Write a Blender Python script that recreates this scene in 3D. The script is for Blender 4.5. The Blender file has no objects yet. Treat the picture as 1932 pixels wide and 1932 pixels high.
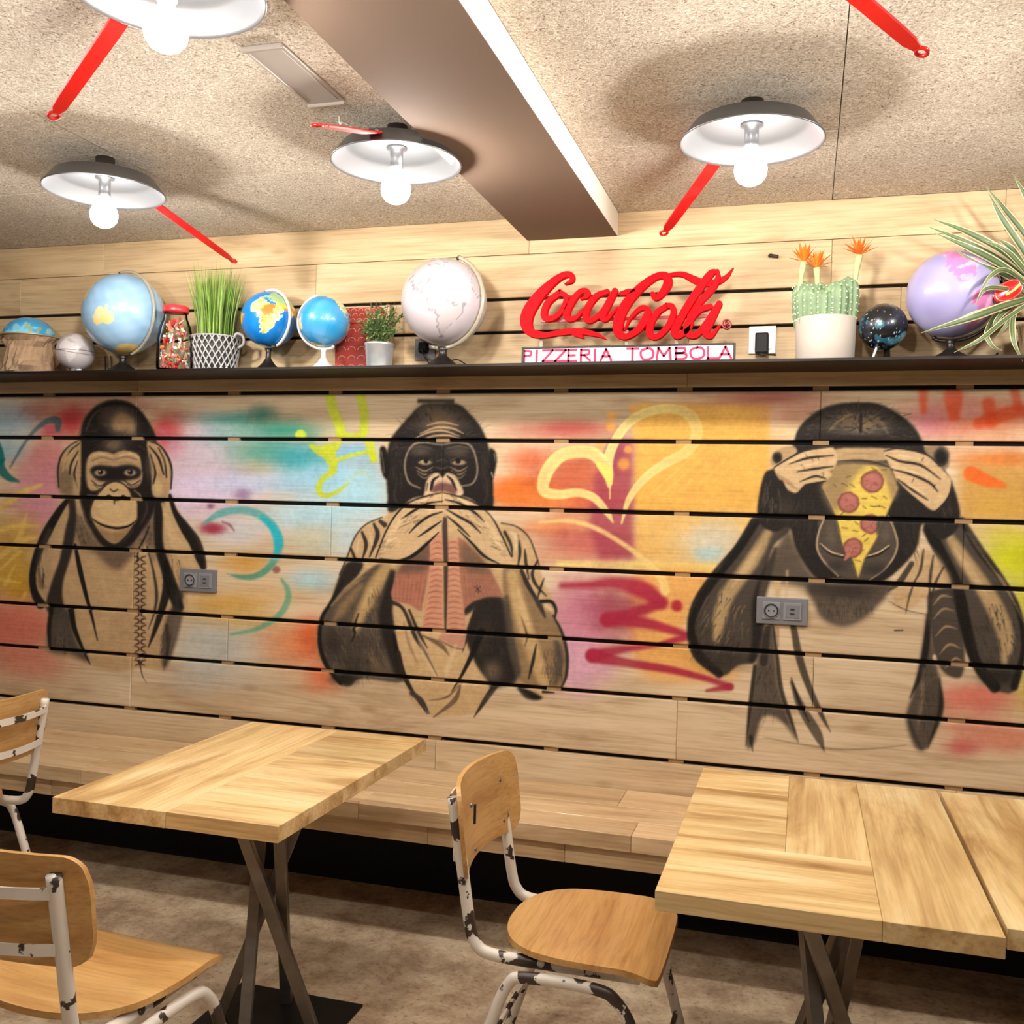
import bpy, bmesh, math, random
import numpy as np
from mathutils import Vector, Matrix

random.seed(7)
SC = bpy.context.scene
COL = SC.collection

# ------------------------------------------------------------------ camera, world, exposure
FPX = 1864.37
YAW, PITCH, ROLL = -0.28713998, -0.00615469, 0.02589729
CAM = np.array([0.0, -3.631, 1.5])
def cam_basis():
    f = np.array([math.sin(YAW)*math.cos(PITCH), math.cos(YAW)*math.cos(PITCH), math.sin(PITCH)])
    r0 = np.array([math.cos(YAW), -math.sin(YAW), 0.0]); u0 = np.cross(r0, f)
    r = math.cos(ROLL)*r0 + math.sin(ROLL)*u0
    u = -math.sin(ROLL)*r0 + math.cos(ROLL)*u0
    return r, u, f
CR, CU, CF = cam_basis()
cam_data = bpy.data.cameras.new('camera'); cam = bpy.data.objects.new('camera', cam_data); COL.objects.link(cam)
cam_data.sensor_width = 36.0; cam_data.lens = FPX/1932*36.0; cam_data.clip_start = 0.05
cam.matrix_world = Matrix(((CR[0], CU[0], -CF[0], CAM[0]), (CR[1], CU[1], -CF[1], CAM[1]), (CR[2], CU[2], -CF[2], CAM[2]), (0, 0, 0, 1)))
SC.camera = cam
W = bpy.data.worlds.new('world'); SC.world = W; W.use_nodes = True
W.node_tree.nodes['Background'].inputs[0].default_value = (1.0, 0.94, 0.88, 1)
W.node_tree.nodes['Background'].inputs[1].default_value = 0.15
SC.view_settings.view_transform = 'Standard'; SC.view_settings.look = 'None'
SC.view_settings.gamma = 1.0; SC.view_settings.exposure = 0.11
SC.view_settings.use_curve_mapping = False
BULB_STRENGTH = 350.0
BULB_COLOR = (1.0, 0.955, 0.90)

def wall_uv(px, py, y=0.0):
    """where the sight line of a measured photo point meets the plane y = const: returns (x, z)"""
    d = CF + CR*(px-966)/FPX - CU*(py-966)/FPX
    t = (y-CAM[1])/d[1]
    return CAM[0]+d[0]*t, CAM[2]+d[2]*t

# ------------------------------------------------------------------ materials
def lin(c):
    return tuple(((v/255)/12.92 if v/255 <= 0.04045 else ((v/255+0.055)/1.055)**2.4) for v in c)
MATS = {}
def newmat(name):
    m = bpy.data.materials.new(name); m.use_nodes = True
    nt = m.node_tree; b = nt.nodes['Principled BSDF']; MATS[name] = m
    return m, nt, b
def N(nt, t, **kw):
    n = nt.nodes.new(t)
    for k, v in kw.items(): setattr(n, k, v)
    return n
def ramp(nt, stops):
    n = nt.nodes.new('ShaderNodeValToRGB'); e = n.color_ramp.elements
    while len(e) > 1: e.remove(e[-1])
    e[0].position = stops[0][0]; e[0].color = (*stops[0][1], 1)
    for p, c in stops[1:]:
        k = e.new(p); k.color = (*c, 1)
    return n
def plain(name, rgb, rough=0.5, metal=0.0, spec=0.5, bump=0.0, bscale=200, var=0.0, alpha=None, trans=0.0, coat=0.0):
    m, nt, b = newmat(name); c = lin(rgb)
    b.inputs['Base Color'].default_value = (*c, 1); b.inputs['Roughness'].default_value = rough
    b.inputs['Metallic'].default_value = metal; b.inputs['Specular IOR Level'].default_value = spec
    b.inputs['Transmission Weight'].default_value = trans; b.inputs['Coat Weight'].default_value = coat
    tc = N(nt, 'ShaderNodeTexCoord')
    nz = N(nt, 'ShaderNodeTexNoise'); nz.inputs['Scale'].default_value = bscale if bump else 18; nz.inputs['Detail'].default_value = 4
    nt.links.new(tc.outputs['Object'], nz.inputs['Vector'])
    if var:
        r = ramp(nt, [(0.3, tuple(x*(1-var) for x in c)), (0.7, tuple(min(1, x*(1+var)) for x in c))])
        nt.links.new(nz.outputs['Fac'], r.inputs['Fac']); nt.links.new(r.outputs['Color'], b.inputs['Base Color'])
    if bump:
        bp = N(nt, 'ShaderNodeBump'); bp.inputs['Strength'].default_value = bump; bp.inputs['Distance'].default_value = 0.003
        nt.links.new(nz.outputs['Fac'], bp.inputs['Height']); nt.links.new(bp.outputs['Normal'], b.inputs['Normal'])
    return m
def wood(name, tones, axis='X', rough=0.5, paint=False, scale=1.0, knots=0.5, rvar=0.12, coat=0.0):
    """tones: dark, mid, light sRGB; grain runs along axis"""
    m, nt, b = newmat(name); L = nt.links.new
    b.inputs['Roughness'].default_value = rough; b.inputs['Specular IOR Level'].default_value = 0.12 if paint else 0.3; b.inputs['Coat Weight'].default_value = coat
    tc = N(nt, 'ShaderNodeTexCoord'); oi = N(nt, 'ShaderNodeObjectInfo')
    mul = N(nt, 'ShaderNodeMath', operation='MULTIPLY'); mul.inputs[1].default_value = 37.0; L(oi.outputs['Random'], mul.inputs[0])
    add = N(nt, 'ShaderNodeVectorMath', operation='ADD'); L(tc.outputs['Object'], add.inputs[0]); L(mul.outputs[0], add.inputs[1])
    mp = N(nt, 'ShaderNodeMapping'); L(add.outputs[0], mp.inputs['Vector'])
    s = [7*scale]*3; s['XYZ'.index(axis)] = 0.9*scale; mp.inputs['Scale'].default_value = s
    n1 = N(nt, 'ShaderNodeTexNoise'); n1.inputs['Scale'].default_value = 1.6; n1.inputs['Detail'].default_value = 5; n1.inputs['Roughness'].default_value = 0.62; n1.inputs['Distortion'].default_value = 0.7
    L(mp.outputs[0], n1.inputs['Vector'])
    mp2 = N(nt, 'ShaderNodeMapping'); L(add.outputs[0], mp2.inputs['Vector'])
    s2 = [120*scale]*3; s2['XYZ'.index(axis)] = 4*scale; mp2.inputs['Scale'].default_value = s2
    n2 = N(nt, 'ShaderNodeTexNoise'); n2.inputs['Scale'].default_value = 1.0; n2.inputs['Detail'].default_value = 3; L(mp2.outputs[0], n2.inputs['Vector'])
    d, mi, li = [lin(t) for t in tones]
    r = ramp(nt, [(0.34, d), (0.5, mi), (0.68, li)] if 'table' in name else [(0.28, d), (0.5, mi), (0.74, li)]); L(n1.outputs['Fac'], r.inputs['Fac'])
    r2 = ramp(nt, [(0.28, (0.74, 0.70, 0.64)), (0.55, (1, 1, 1))]); L(n2.outputs['Fac'], r2.inputs['Fac'])
    mx = N(nt, 'ShaderNodeMix', data_type='RGBA', blend_type='MULTIPLY'); mx.inputs[0].default_value = 0.8
    L(r.outputs['Color'], mx.inputs[6]); L(r2.outputs['Color'], mx.inputs[7])
    # knots and dark cracks
    vo = N(nt, 'ShaderNodeTexVoronoi'); vo.inputs['Scale'].default_value = 1.0
    mp3 = N(nt, 'ShaderNodeMapping'); s3 = [5.5*scale]*3; s3['XYZ'.index(axis)] = 2.2*scale; mp3.inputs['Scale'].default_value = s3
    L(add.outputs[0], mp3.inputs['Vector']); L(mp3.outputs[0], vo.inputs['Vector'])
    r3 = ramp(nt, [(0.0, (0.30, 0.20, 0.12)), (0.05, (0.55, 0.42, 0.3)), (0.11, (1, 1, 1))]); L(vo.outputs['Distance'], r3.inputs['Fac'])
    mk = N(nt, 'ShaderNodeMix', data_type='RGBA', blend_type='MULTIPLY'); mk.inputs[0].default_value = knots
    L(mx.outputs[2], mk.inputs[6]); L(r3.outputs['Color'], mk.inputs[7])
    hs = N(nt, 'ShaderNodeHueSaturation'); mr = N(nt, 'ShaderNodeMapRange'); mr.inputs[3].default_value = 1-rvar; mr.inputs[4].default_value = 1+rvar
    L(oi.outputs['Random'], mr.inputs[0]); L(mr.outputs[0], hs.inputs['Value']); L(mk.outputs[2], hs.inputs['Color'])
    out = hs.outputs['Color']
    if paint:
        at = N(nt, 'ShaderNodeAttribute', attribute_name='paint')
        ng = N(nt, 'ShaderNodeTexNoise'); ng.inputs['Scale'].default_value = 160; ng.inputs['Detail'].default_value = 3; L(tc.outputs['Object'], ng.inputs['Vector'])
        rg = ramp(nt, [(0.3, (0.985, 0.985, 0.985)), (0.6, (1.0, 1.0, 1.0))]); L(ng.outputs['Fac'], rg.inputs['Fac'])
        mul2 = N(nt, 'ShaderNodeMath', operation='MULTIPLY'); L(at.outputs['Alpha'], mul2.inputs[0]); L(rg.outputs['Color'], mul2.inputs[1])
        pm = N(nt, 'ShaderNodeMix', data_type='RGBA'); L(mul2.outputs[0], pm.inputs[0]); L(out, pm.inputs[6])
        gm = N(nt, 'ShaderNodeMix', data_type='RGBA', blend_type='MULTIPLY'); gm.inputs[0].default_value = 0.45
        L(at.outputs['Color'], gm.inputs[6]); L(r2.outputs['Color'], gm.inputs[7])
        L(gm.outputs[2], pm.inputs[7]); out = pm.outputs[2]
    L(out, b.inputs['Base Color'])
    bp = N(nt, 'ShaderNodeBump'); bp.inputs['Strength'].default_value = 0.25; bp.inputs['Distance'].default_value = 0.002
    L(n2.outputs['Fac'], bp.inputs['Height']); L(bp.outputs['Normal'], b.inputs['Normal'])
    return m
def attrmat(name, rough=0.35, attr='paint', coat=0.0, emit=0.0):
    m, nt, b = newmat(name)
    at = N(nt, 'ShaderNodeAttribute', attribute_name=attr); nt.links.new(at.outputs['Color'], b.inputs['Base Color'])
    b.inputs['Roughness'].default_value = rough; b.inputs['Coat Weight'].default_value = coat; b.inputs['Coat Roughness'].default_value = 0.08
    nz = N(nt, 'ShaderNodeTexNoise'); nz.inputs['Scale'].default_value = 40
    bp = N(nt, 'ShaderNodeBump'); bp.inputs['Strength'].default_value = 0.05; bp.inputs['Distance'].default_value = 0.002
    nt.links.new(nz.outputs['Fac'], bp.inputs['Height']); nt.links.new(bp.outputs['Normal'], b.inputs['Normal'])
    return m

wood('wall_wood', [(174, 147, 114), (204, 180, 146), (218, 196, 166)], 'X', 0.55, paint=True, knots=0.45, rvar=0.05)
wood('upper_wood', [(176, 146, 108), (202, 174, 134), (214, 190, 152)], 'X', 0.6, knots=0.35, rvar=0.06)
wood('low_wood', [(172, 144, 110), (204, 178, 142), (218, 196, 162)], 'X', 0.55, knots=0.35, rvar=0.06)
wood('table_wood_x', [(172, 132, 82), (212, 178, 122), (232, 206, 156)], 'X', 0.34, knots=0.5, rvar=0.13, coat=0.15)
wood('table_wood_y', [(172, 132, 82), (212, 178, 122), (232, 206, 156)], 'Y', 0.34, knots=0.5, rvar=0.13, coat=0.15)
wood('edge_wood', [(158, 124, 88), (196, 162, 122), (212, 182, 142)], 'X', 0.5, knots=0.3, rvar=0.08)
wood('bench_wood', [(172, 136, 96), (206, 174, 132), (224, 196, 154)], 'X', 0.4, knots=0.3, rvar=0.12, coat=0.1)
wood('ply', [(172, 122, 66), (196, 150, 90), (210, 166, 106)], 'Y', 0.34, knots=0.0, rvar=0.04, scale=1.3, coat=0.25)
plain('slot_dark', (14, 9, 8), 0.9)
plain('spacer', (150, 120, 86), 0.7, var=0.15, spec=0.1)
plain('base_dark', (22, 16, 14), 0.8)
plain('shelf_steel', (34, 26, 22), 0.42, metal=0.5)
plain('soffit_taupe', (122, 102, 87), 0.85, spec=0.08, bump=0.1, bscale=120)
plain('beam_paint', (236, 228, 216), 0.6, bump=0.1, bscale=120)
plain('steel', (126, 126, 128), 0.36, metal=0.9, bump=0.05, bscale=30)
plain('pan_outer', (92, 84, 78), 0.4, metal=0.9)
plain('handle_red', (188, 16, 14), 0.35, coat=0.15)
plain('table_steel', (138, 128, 116), 0.45, metal=0.85, var=0.2)
plain('black_steel', (26, 23, 21), 0.5, metal=0.4)
plain('socket_grey', (112, 110, 112), 0.4)
plain('socket_face', (128, 127, 130), 0.35)
plain('socket_hole', (30, 28, 28), 0.6)
plain('switch_white', (232, 232, 228), 0.35)
plain('plug_black', (10, 9, 9), 0.5, spec=0.2)
plain('vent_grey', (168, 158, 148), 0.5, metal=0.2)
plain('globe_black', (26, 22, 20), 0.35)
plain('globe_white', (214, 212, 208), 0.4)
plain('silver', (176, 168, 168), 0.28, metal=0.75, var=0.2)
plain('gold_ring', (196, 178, 140), 0.35, metal=0.4)
plain('kraft', (168, 138, 108), 0.85, bump=0.4, bscale=60, var=0.15)
plain('sign_red', (206, 0, 12), 0.55, spec=0.08)
plain('sign_side', (150, 12, 22), 0.4)
plain('sign_white', (238, 234, 232), 0.5)
plain('sign_ink', (206, 30, 78), 0.6)
plain('sign_frame', (32, 24, 22), 0.5)
plain('pot_white', (184, 173, 160), 0.6, bump=0.15, bscale=90)
plain('cactus', (122, 146, 108), 0.6, var=0.2)
plain('cactus_spine', (222, 220, 190), 0.6)
plain('flower_orange', (232, 118, 30), 0.5, var=0.25)
plain('flower_stem', (176, 186, 130), 0.6)
plain('galvanised', (206, 208, 210), 0.34, metal=0.65, var=0.12)
plain('leaf_green', (70, 96, 44), 0.6, var=0.4)
plain('leaf_pale', (128, 142, 84), 0.6, var=0.3)
plain('grass', (98, 136, 44), 0.55, var=0.3)
plain('grass_light', (150, 176, 76), 0.55, var=0.25)
plain('basket', (172, 170, 168), 0.5, var=0.15)
plain('basket_inner', (58, 56, 54), 0.8)
plain('soil', (60, 48, 36), 0.9, bump=0.5, bscale=80)
plain('box_red', (168, 58, 48), 0.6, var=0.15)
plain('box_print', (222, 190, 160), 0.6)
plain('rib_cream', (206, 188, 150), 0.4, trans=0.35)
plain('jar_lid', (216, 52, 56), 0.35)
plain('spathe', (214, 36, 34), 0.25, coat=0.5)
plain('spadix', (236, 214, 120), 0.6)
plain('clear_stand', (228, 220, 200), 0.15, trans=0.7)
plain('clay_pot', (188, 160, 122), 0.7)
plain('wire', (24, 22, 22), 0.5)
plain('hook', (52, 44, 38), 0.5, metal=0.5)
plain('rubber', (18, 18, 18), 0.7)
for i, c in enumerate([(208, 52, 54), (226, 206, 200), (222, 140, 106), (150, 176, 120), (232, 220, 212), (206, 110, 124), (224, 124, 66)]):
    plain('candy_%d' % i, c, 0.35)
m, nt, b = newmat('bulb_glow')
em = N(nt, 'ShaderNodeEmission'); em.inputs[0].default_value = (*BULB_COLOR, 1); em.inputs[1].default_value = BULB_STRENGTH
nt.links.new(em.outputs[0], nt.nodes['Material Output'].inputs[0])
m, nt, b = newmat('jar_glass')
tr = N(nt, 'ShaderNodeBsdfTransparent'); tr.inputs[0].default_value = (0.97, 0.97, 0.96, 1); gb = N(nt, 'ShaderNodeBsdfGlossy'); gb.inputs['Roughness'].default_value = 0.06
fz = N(nt, 'ShaderNodeFresnel'); fz.inputs['IOR'].default_value = 1.18; ms = N(nt, 'ShaderNodeMixShader')
nt.links.new(fz.outputs[0], ms.inputs[0]); nt.links.new(tr.outputs[0], ms.inputs[1]); nt.links.new(gb.outputs[0], ms.inputs[2]); nt.links.new(ms.outputs[0], nt.nodes['Material Output'].inputs[0])

# chipped white enamel on dark steel tube
m, nt, b = newmat('chipped_white'); L = nt.links.new
tc = N(nt, 'ShaderNodeTexCoord'); oi = N(nt, 'ShaderNodeObjectInfo')
mu = N(nt, 'ShaderNodeMath', operation='MULTIPLY'); mu.inputs[1].default_value = 23.0; L(oi.outputs['Random'], mu.inputs[0])
ad = N(nt, 'ShaderNodeVectorMath', operation='ADD'); L(tc.outputs['Object'], ad.inputs[0]); L(mu.outputs[0], ad.inputs[1])
nz = N(nt, 'ShaderNodeTexNoise'); nz.inputs['Scale'].default_value = 13; nz.inputs['Detail'].default_value = 5; nz.inputs['Roughness'].default_value = 0.55; L(ad.outputs[0], nz.inputs['Vector'])
rp = ramp(nt, [(0.555, lin((222, 212, 198))), (0.568, lin((58, 44, 36)))]); L(nz.outputs['Fac'], rp.inputs['Fac']); L(rp.outputs['Color'], b.inputs['Base Color'])
bp = N(nt, 'ShaderNodeBump'); bp.inputs['Strength'].default_value = 0.5; bp.inputs['Distance'].default_value = 0.001; bp.invert = True
L(rp.outputs['Color'], bp.inputs['Height']); L(bp.outputs['Normal'], b.inputs['Normal']); b.inputs['Roughness'].default_value = 0.38

# wood-wool ceiling board
m, nt, b = newmat('wood_wool'); L = nt.links.new
tc = N(nt, 'ShaderNodeTexCoord')
n0 = N(nt, 'ShaderNodeTexNoise'); n0.inputs['Scale'].default_value = 30; n0.inputs['Detail'].default_value = 2.5; n0.inputs['Distortion'].default_value = 4.5; L(tc.outputs['Object'], n0.inputs['Vector'])
n1 = N(nt, 'ShaderNodeTexNoise'); n1.inputs['Scale'].default_value = 70; n1.inputs['Detail'].default_value = 3; n1.inputs['Distortion'].default_value = 4.0; L(tc.outputs['Object'], n1.inputs['Vector'])
n2 = N(nt, 'ShaderNodeTexNoise'); n2.inputs['Scale'].default_value = 3; n2.inputs['Detail'].default_value = 3; L(tc.outputs['Object'], n2.inputs['Vector'])
mxh = N(nt, 'ShaderNodeMix', data_type='FLOAT'); mxh.inputs[0].default_value = 0.5; L(n0.outputs['Fac'], mxh.inputs[2]); L(n1.outputs['Fac'], mxh.inputs[3])
rp = ramp(nt, [(0.34, lin((108, 92, 76))), (0.42, lin((184, 170, 152))), (0.54, lin((216, 205, 188))), (0.64, lin((244, 238, 226)))])
L(mxh.outputs[0], rp.inputs['Fac'])
rp2 = ramp(nt, [(0.3, (0.86, 0.85, 0.83)), (0.7, (1, 1, 1))]); L(n2.outputs['Fac'], rp2.inputs['Fac'])
mm = N(nt, 'ShaderNodeMix', data_type='RGBA', blend_type='MULTIPLY'); mm.inputs[0].default_value = 1.0; L(rp.outputs['Color'], mm.inputs[6]); L(rp2.outputs['Color'], mm.inputs[7])
L(mm.outputs[2], b.inputs['Base Color']); b.inputs['Roughness'].default_value = 0.9; b.inputs['Specular IOR Level'].default_value = 0.1
bp = N(nt, 'ShaderNodeBump'); bp.inputs['Strength'].default_value = 0.8; bp.inputs['Distance'].default_value = 0.006
L(mxh.outputs[0], bp.inputs['Height']); L(bp.outputs['Normal'], b.inputs['Normal'])

# mottled concrete floor
m, nt, b = newmat('concrete'); L = nt.links.new
tc = N(nt, 'ShaderNodeTexCoord')
n0 = N(nt, 'ShaderNodeTexNoise'); n0.inputs['Scale'].default_value = 4.6; n0.inputs['Detail'].default_value = 10; n0.inputs['Roughness'].default_value = 0.78; n0.inputs['Distortion'].default_value = 0.25; L(tc.outputs['Object'], n0.inputs['Vector'])
rp = ramp(nt, [(0.32, lin((128, 102, 80))), (0.46, lin((172, 148, 120))), (0.58, lin((200, 180, 150))), (0.72, lin((226, 212, 186)))]); L(n0.outputs['Fac'], rp.inputs['Fac'])
n1 = N(nt, 'ShaderNodeTexNoise'); n1.inputs['Scale'].default_value = 60; n1.inputs['Detail'].default_value = 4; L(tc.outputs['Object'], n1.inputs['Vector'])
rp2 = ramp(nt, [(0.3, (0.55, 0.5, 0.45)), (0.42, (0.95, 0.95, 0.95)), (0.7, (1.08, 1.06, 1.02))]); L(n1.outputs['Fac'], rp2.inputs['Fac'])
mm = N(nt, 'ShaderNodeMix', data_type='RGBA', blend_type='MULTIPLY'); mm.inputs[0].default_value = 0.9; L(rp.outputs['Color'], mm.inputs[6]); L(rp2.outputs['Color'], mm.inputs[7])
L(mm.outputs[2], b.inputs['Base Color']); b.inputs['Roughness'].default_value = 0.62
bp = N(nt, 'ShaderNodeBump'); bp.inputs['Strength'].default_value = 0.2; bp.inputs['Distance'].default_value = 0.003
L(n1.outputs['Fac'], bp.inputs['Height']); L(bp.outputs['Normal'], b.inputs['Normal'])
attrmat('globe_paint', 0.30, coat=0.5)
attrmat('leaf_paint', 0.45)

# ------------------------------------------------------------------ mesh helpers
def link(name, me, mat, parent=None, loc=(0, 0, 0), rot=None, smooth=False):
    o = bpy.data.objects.new(name, me); COL.objects.link(o)
    if mat and not me.materials: me.materials.append(MATS[mat])
    o.location = loc
    if rot: o.rotation_euler = rot
    if parent: o.parent = parent
    if smooth:
        for p in me.polygons: p.use_smooth = True
    return o
def mesh(name, v, f, mat, parent=None, loc=(0, 0, 0), rot=None, smooth=False):
    me = bpy.data.meshes.new(name); me.from_pydata([tuple(p) for p in v], [], [tuple(q) for q in f]); me.update()
    return link(name, me, mat, parent, loc, rot, smooth)
def frombm(name, bm, mat, parent=None, loc=(0, 0, 0), rot=None, smooth=False):
    bmesh.ops.recalc_face_normals(bm, faces=bm.faces[:])
    me = bpy.data.meshes.new(name); bm.to_mesh(me); bm.free()
    return link(name, me, mat, parent, loc, rot, smooth)
def bbox(bm, c, s, bev=0.0, seg=1):
    """box centred c with full sizes s"""
    r = bmesh.ops.create_cube(bm, size=1.0); vs = r['verts']
    bmesh.ops.scale(bm, vec=s, verts=vs); bmesh.ops.translate(bm, vec=c, verts=vs)
    if bev:
        es = list({e for v in vs for e in v.link_edges})
        bmesh.ops.bevel(bm, geom=es, offset=bev, segments=seg, affect='EDGES', profile=0.6)
def box(name, c, s, mat, parent=None, loc=(0, 0, 0), rot=None, bev=0.0, seg=1):
    bm = bmesh.new(); bbox(bm, c, s, bev, seg); return frombm(name, bm, mat, parent, loc, rot)
def spline(pts, n=6, closed=False):
    P = [np.array(p, float) for p in pts]; out = []; m = len(P)
    rng = range(m if closed else m-1)
    for i in rng:
        p1, p2 = P[i], P[(i+1) % m]
        p0 = P[i-1] if (closed or i > 0) else 2*p1-p2
        p3 = P[(i+2) % m] if (closed or i+2 < m) else 2*p2-p1
        for k in range(n):
            t = k/n
            out.append(0.5*((2*p1)+(-p0+p2)*t+(2*p0-5*p1+4*p2-p3)*t*t+(-p0+3*p1-3*p2+p3)*t**3))
    if not closed: out.append(P[-1])
    return np.array(out)
def tube_geo(path, r, n=10, cap=True, closed=False):
    P = [Vector(p) for p in path]; m = len(P); V = []; F = []
    rs = r if hasattr(r, '__len__') else [r]*m
    up = None
    for i in range(m):
        if closed: t = (P[(i+1) % m]-P[i-1]).normalized()
        else: t = (P[min(i+1, m-1)]-P[max(i-1, 0)]).normalized()
        if up is None:
            up = t.orthogonal().normalized()
        up = (up-t*up.dot(t)).normalized(); s = t.cross(up)
        for k in range(n):
            a = 2*math.pi*k/n
            V.append(P[i]+(up*math.cos(a)+s*math.sin(a))*rs[i])
    for i in range(m if closed else m-1):
        for k in range(n):
            a, b2 = i*n+k, i*n+(k+1) % n; j = ((i+1) % m)*n
            F.append((a, b2, j+(k+1) % n, j+k))
    if cap and not closed:
        F.append(tuple(range(n))[::-1]); F.append(tuple((m-1)*n+k for k in range(n)))
    return V, F
def tube(name, path, r, mat, parent=None, n=10, loc=(0, 0, 0), rot=None, closed=False):
    V, F = tube_geo(path, r, n, closed=closed); return mesh(name, V, F, mat, parent, loc, rot, smooth=True)
def join_geo(parts):
    V, F = [], []
    for v, f in parts:
        o = len(V); V += [tuple(p) for p in v]; F += [tuple(o+i for i in q) for q in f]
    return V, F
def lathe_geo(prof, n=32):
    V, F = [], []
    for r, z in prof:
        for k in range(n):
            a = 2*math.pi*k/n; V.append((max(r, 1e-4)*math.cos(a), max(r, 1e-4)*math.sin(a), z))
    for i in range(len(prof)-1):
        for k in range(n):
            F.append((i*n+k, i*n+(k+1) % n, (i+1)*n+(k+1) % n, (i+1)*n+k))
    return V, F
def lathe(name, prof, mat, parent=None, loc=(0, 0, 0), rot=None, n=32, smooth=True):
    V, F = lathe_geo(prof, n); o = mesh(name, V, F, mat, parent, loc, rot, smooth)
    return o
def thing(name, label, cat, loc=(0, 0, 0), rotz=0.0, group=None):
    o = bpy.data.objects.new(name, None); COL.objects.link(o); o.empty_display_size = 0.05
    o.location = loc; o.rotation_euler = (0, 0, rotz); tag(o, label, cat, group); return o
def tag(o, label, cat, group=None):
    o['label'] = label; o['category'] = cat
    if group: o['group'] = group
    return o
def struct(o, label=None):
    o['kind'] = 'structure'
    if label: o['label'] = label
    return o
def empty_struct(name, label, loc=(0, 0, 0)):
    o = bpy.data.objects.new(name, None); COL.objects.link(o); o.location = loc; return struct(o, label)
def set_colors(me, rgba, name='paint'):
    a = me.color_attributes.new(name, 'FLOAT_COLOR', 'POINT')
    a.data.foreach_set('color', np.ascontiguousarray(rgba, dtype=np.float32).ravel())
# ------------------------------------------------------------------ the mural: paint laid on a canvas in numpy, then carried by the planks as paint colour
CX0, CY0, CW, CH = -420, 700, 2640, 830
CAN = np.zeros((CH, CW, 4), np.float32)
FR = [0.0, 0.0, 1.0]
def frame(ox, oy, s): FR[:] = [ox-CX0, oy-CY0, s]
def tp(p): return (FR[0]+p[0]*FR[2], FR[1]+p[1]*FR[2])
def over(x0, y0, mask, col):
    h, w = mask.shape; reg = CAN[y0:y0+h, x0:x0+w]
    m3 = mask[..., None]; a0 = reg[..., 3:4]; ao = m3+a0*(1-m3)
    reg[..., :3] = np.where(ao > 1e-4, (np.array(col, np.float32)/255*m3+reg[..., :3]*a0*(1-m3))/np.maximum(ao, 1e-4), 0)
    reg[..., 3:4] = ao
def clipbox(x0, y0, x1, y1):
    return max(0, int(x0)), max(0, int(y0)), min(CW, int(x1)+1), min(CH, int(y1)+1)
RNG = np.random.default_rng(3)
def vnoise(cell):
    h, w = CH//cell+3, CW//cell+3; g = RNG.random((h, w)).astype(np.float32)
    yy, xx = np.arange(CH)/cell, np.arange(CW)/cell
    yi, xi = yy.astype(int), xx.astype(int); fy, fx = (yy-yi)[:, None], (xx-xi)[None]
    fy = fy*fy*(3-2*fy); fx = fx*fx*(3-2*fx)
    a = g[yi][:, xi]; b_ = g[yi][:, xi+1]; c = g[yi+1][:, xi]; d = g[yi+1][:, xi+1]
    return (a*(1-fx)+b_*fx)*(1-fy)+(c*(1-fx)+d*fx)*fy
NOI = (0.5*vnoise(40)+0.3*vnoise(14)+0.2*vnoise(5))-0.5
HAIR = 0.6*vnoise(4)+0.4*vnoise(9)-0.5
def B(cx, cy, rx, ry, col, a=0.9, h=1.3, rot=0.0):
    x, y = tp((cx, cy)); rx *= FR[2]; ry *= FR[2]; R = max(rx, ry)*2.1
    x0, y0, x1, y1 = clipbox(x-R, y-R, x+R, y+R)
    if x1 <= x0 or y1 <= y0: return
    Y, X = np.mgrid[y0:y1, x0:x1].astype(np.float32); X -= x; Y -= y
    c, s = math.cos(rot), math.sin(rot); u = (X*c+Y*s)/rx; v = (-X*s+Y*c)/ry
    d = u*u+v*v
    d = d*(1+0.9*NOI[y0:y1, x0:x1])
    over(x0, y0, a*np.exp(-np.maximum(d, 0)**h), col)
def blur(m, s):
    if s < 0.4: return m
    k = max(1, int(s*2.5)); t = np.arange(-k, k+1); g = np.exp(-t*t/(2*s*s)); g /= g.sum()
    m = np.apply_along_axis(lambda r: np.convolve(r, g, 'same'), 0, m)
    return np.apply_along_axis(lambda r: np.convolve(r, g, 'same'), 1, m).astype(np.float32)
def G(pts, col, bl=1.0, a=1.0, sm=True, tex=0.0):
    P = np.array([tp(p) for p in pts]);
    if sm: P = spline(P, 5, closed=True)
    pad = bl*3+2
    x0, y0, x1, y1 = clipbox(P[:, 0].min()-pad, P[:, 1].min()-pad, P[:, 0].max()+pad, P[:, 1].max()+pad)
    if x1 <= x0 or y1 <= y0: return
    Y, X = np.mgrid[y0:y1, x0:x1]; X = X+0.5; Y = Y+0.5
    ins = np.zeros(X.shape, bool); n = len(P)
    ys = np.arange(y0, y1)+0.5; xs = np.arange(x0, x1)+0.5
    for i in range(n):
        ax, ay = P[i]; bx, by = P[(i+1) % n]
        if ay == by: continue
        rows = np.nonzero((ay > ys) != (by > ys))[0]
        if len(rows):
            xc = ax+(ys[rows]-ay)*(bx-ax)/(by-ay)
            ins[rows] ^= xs[None, :] < xc[:, None]
    m = blur(ins.astype(np.float32), bl)
    if tex: m = m*np.clip(1-tex+2*tex*(HAIR[y0:y1, x0:x1]+0.5), 0, 1)
    over(x0, y0, m*a, col)
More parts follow.
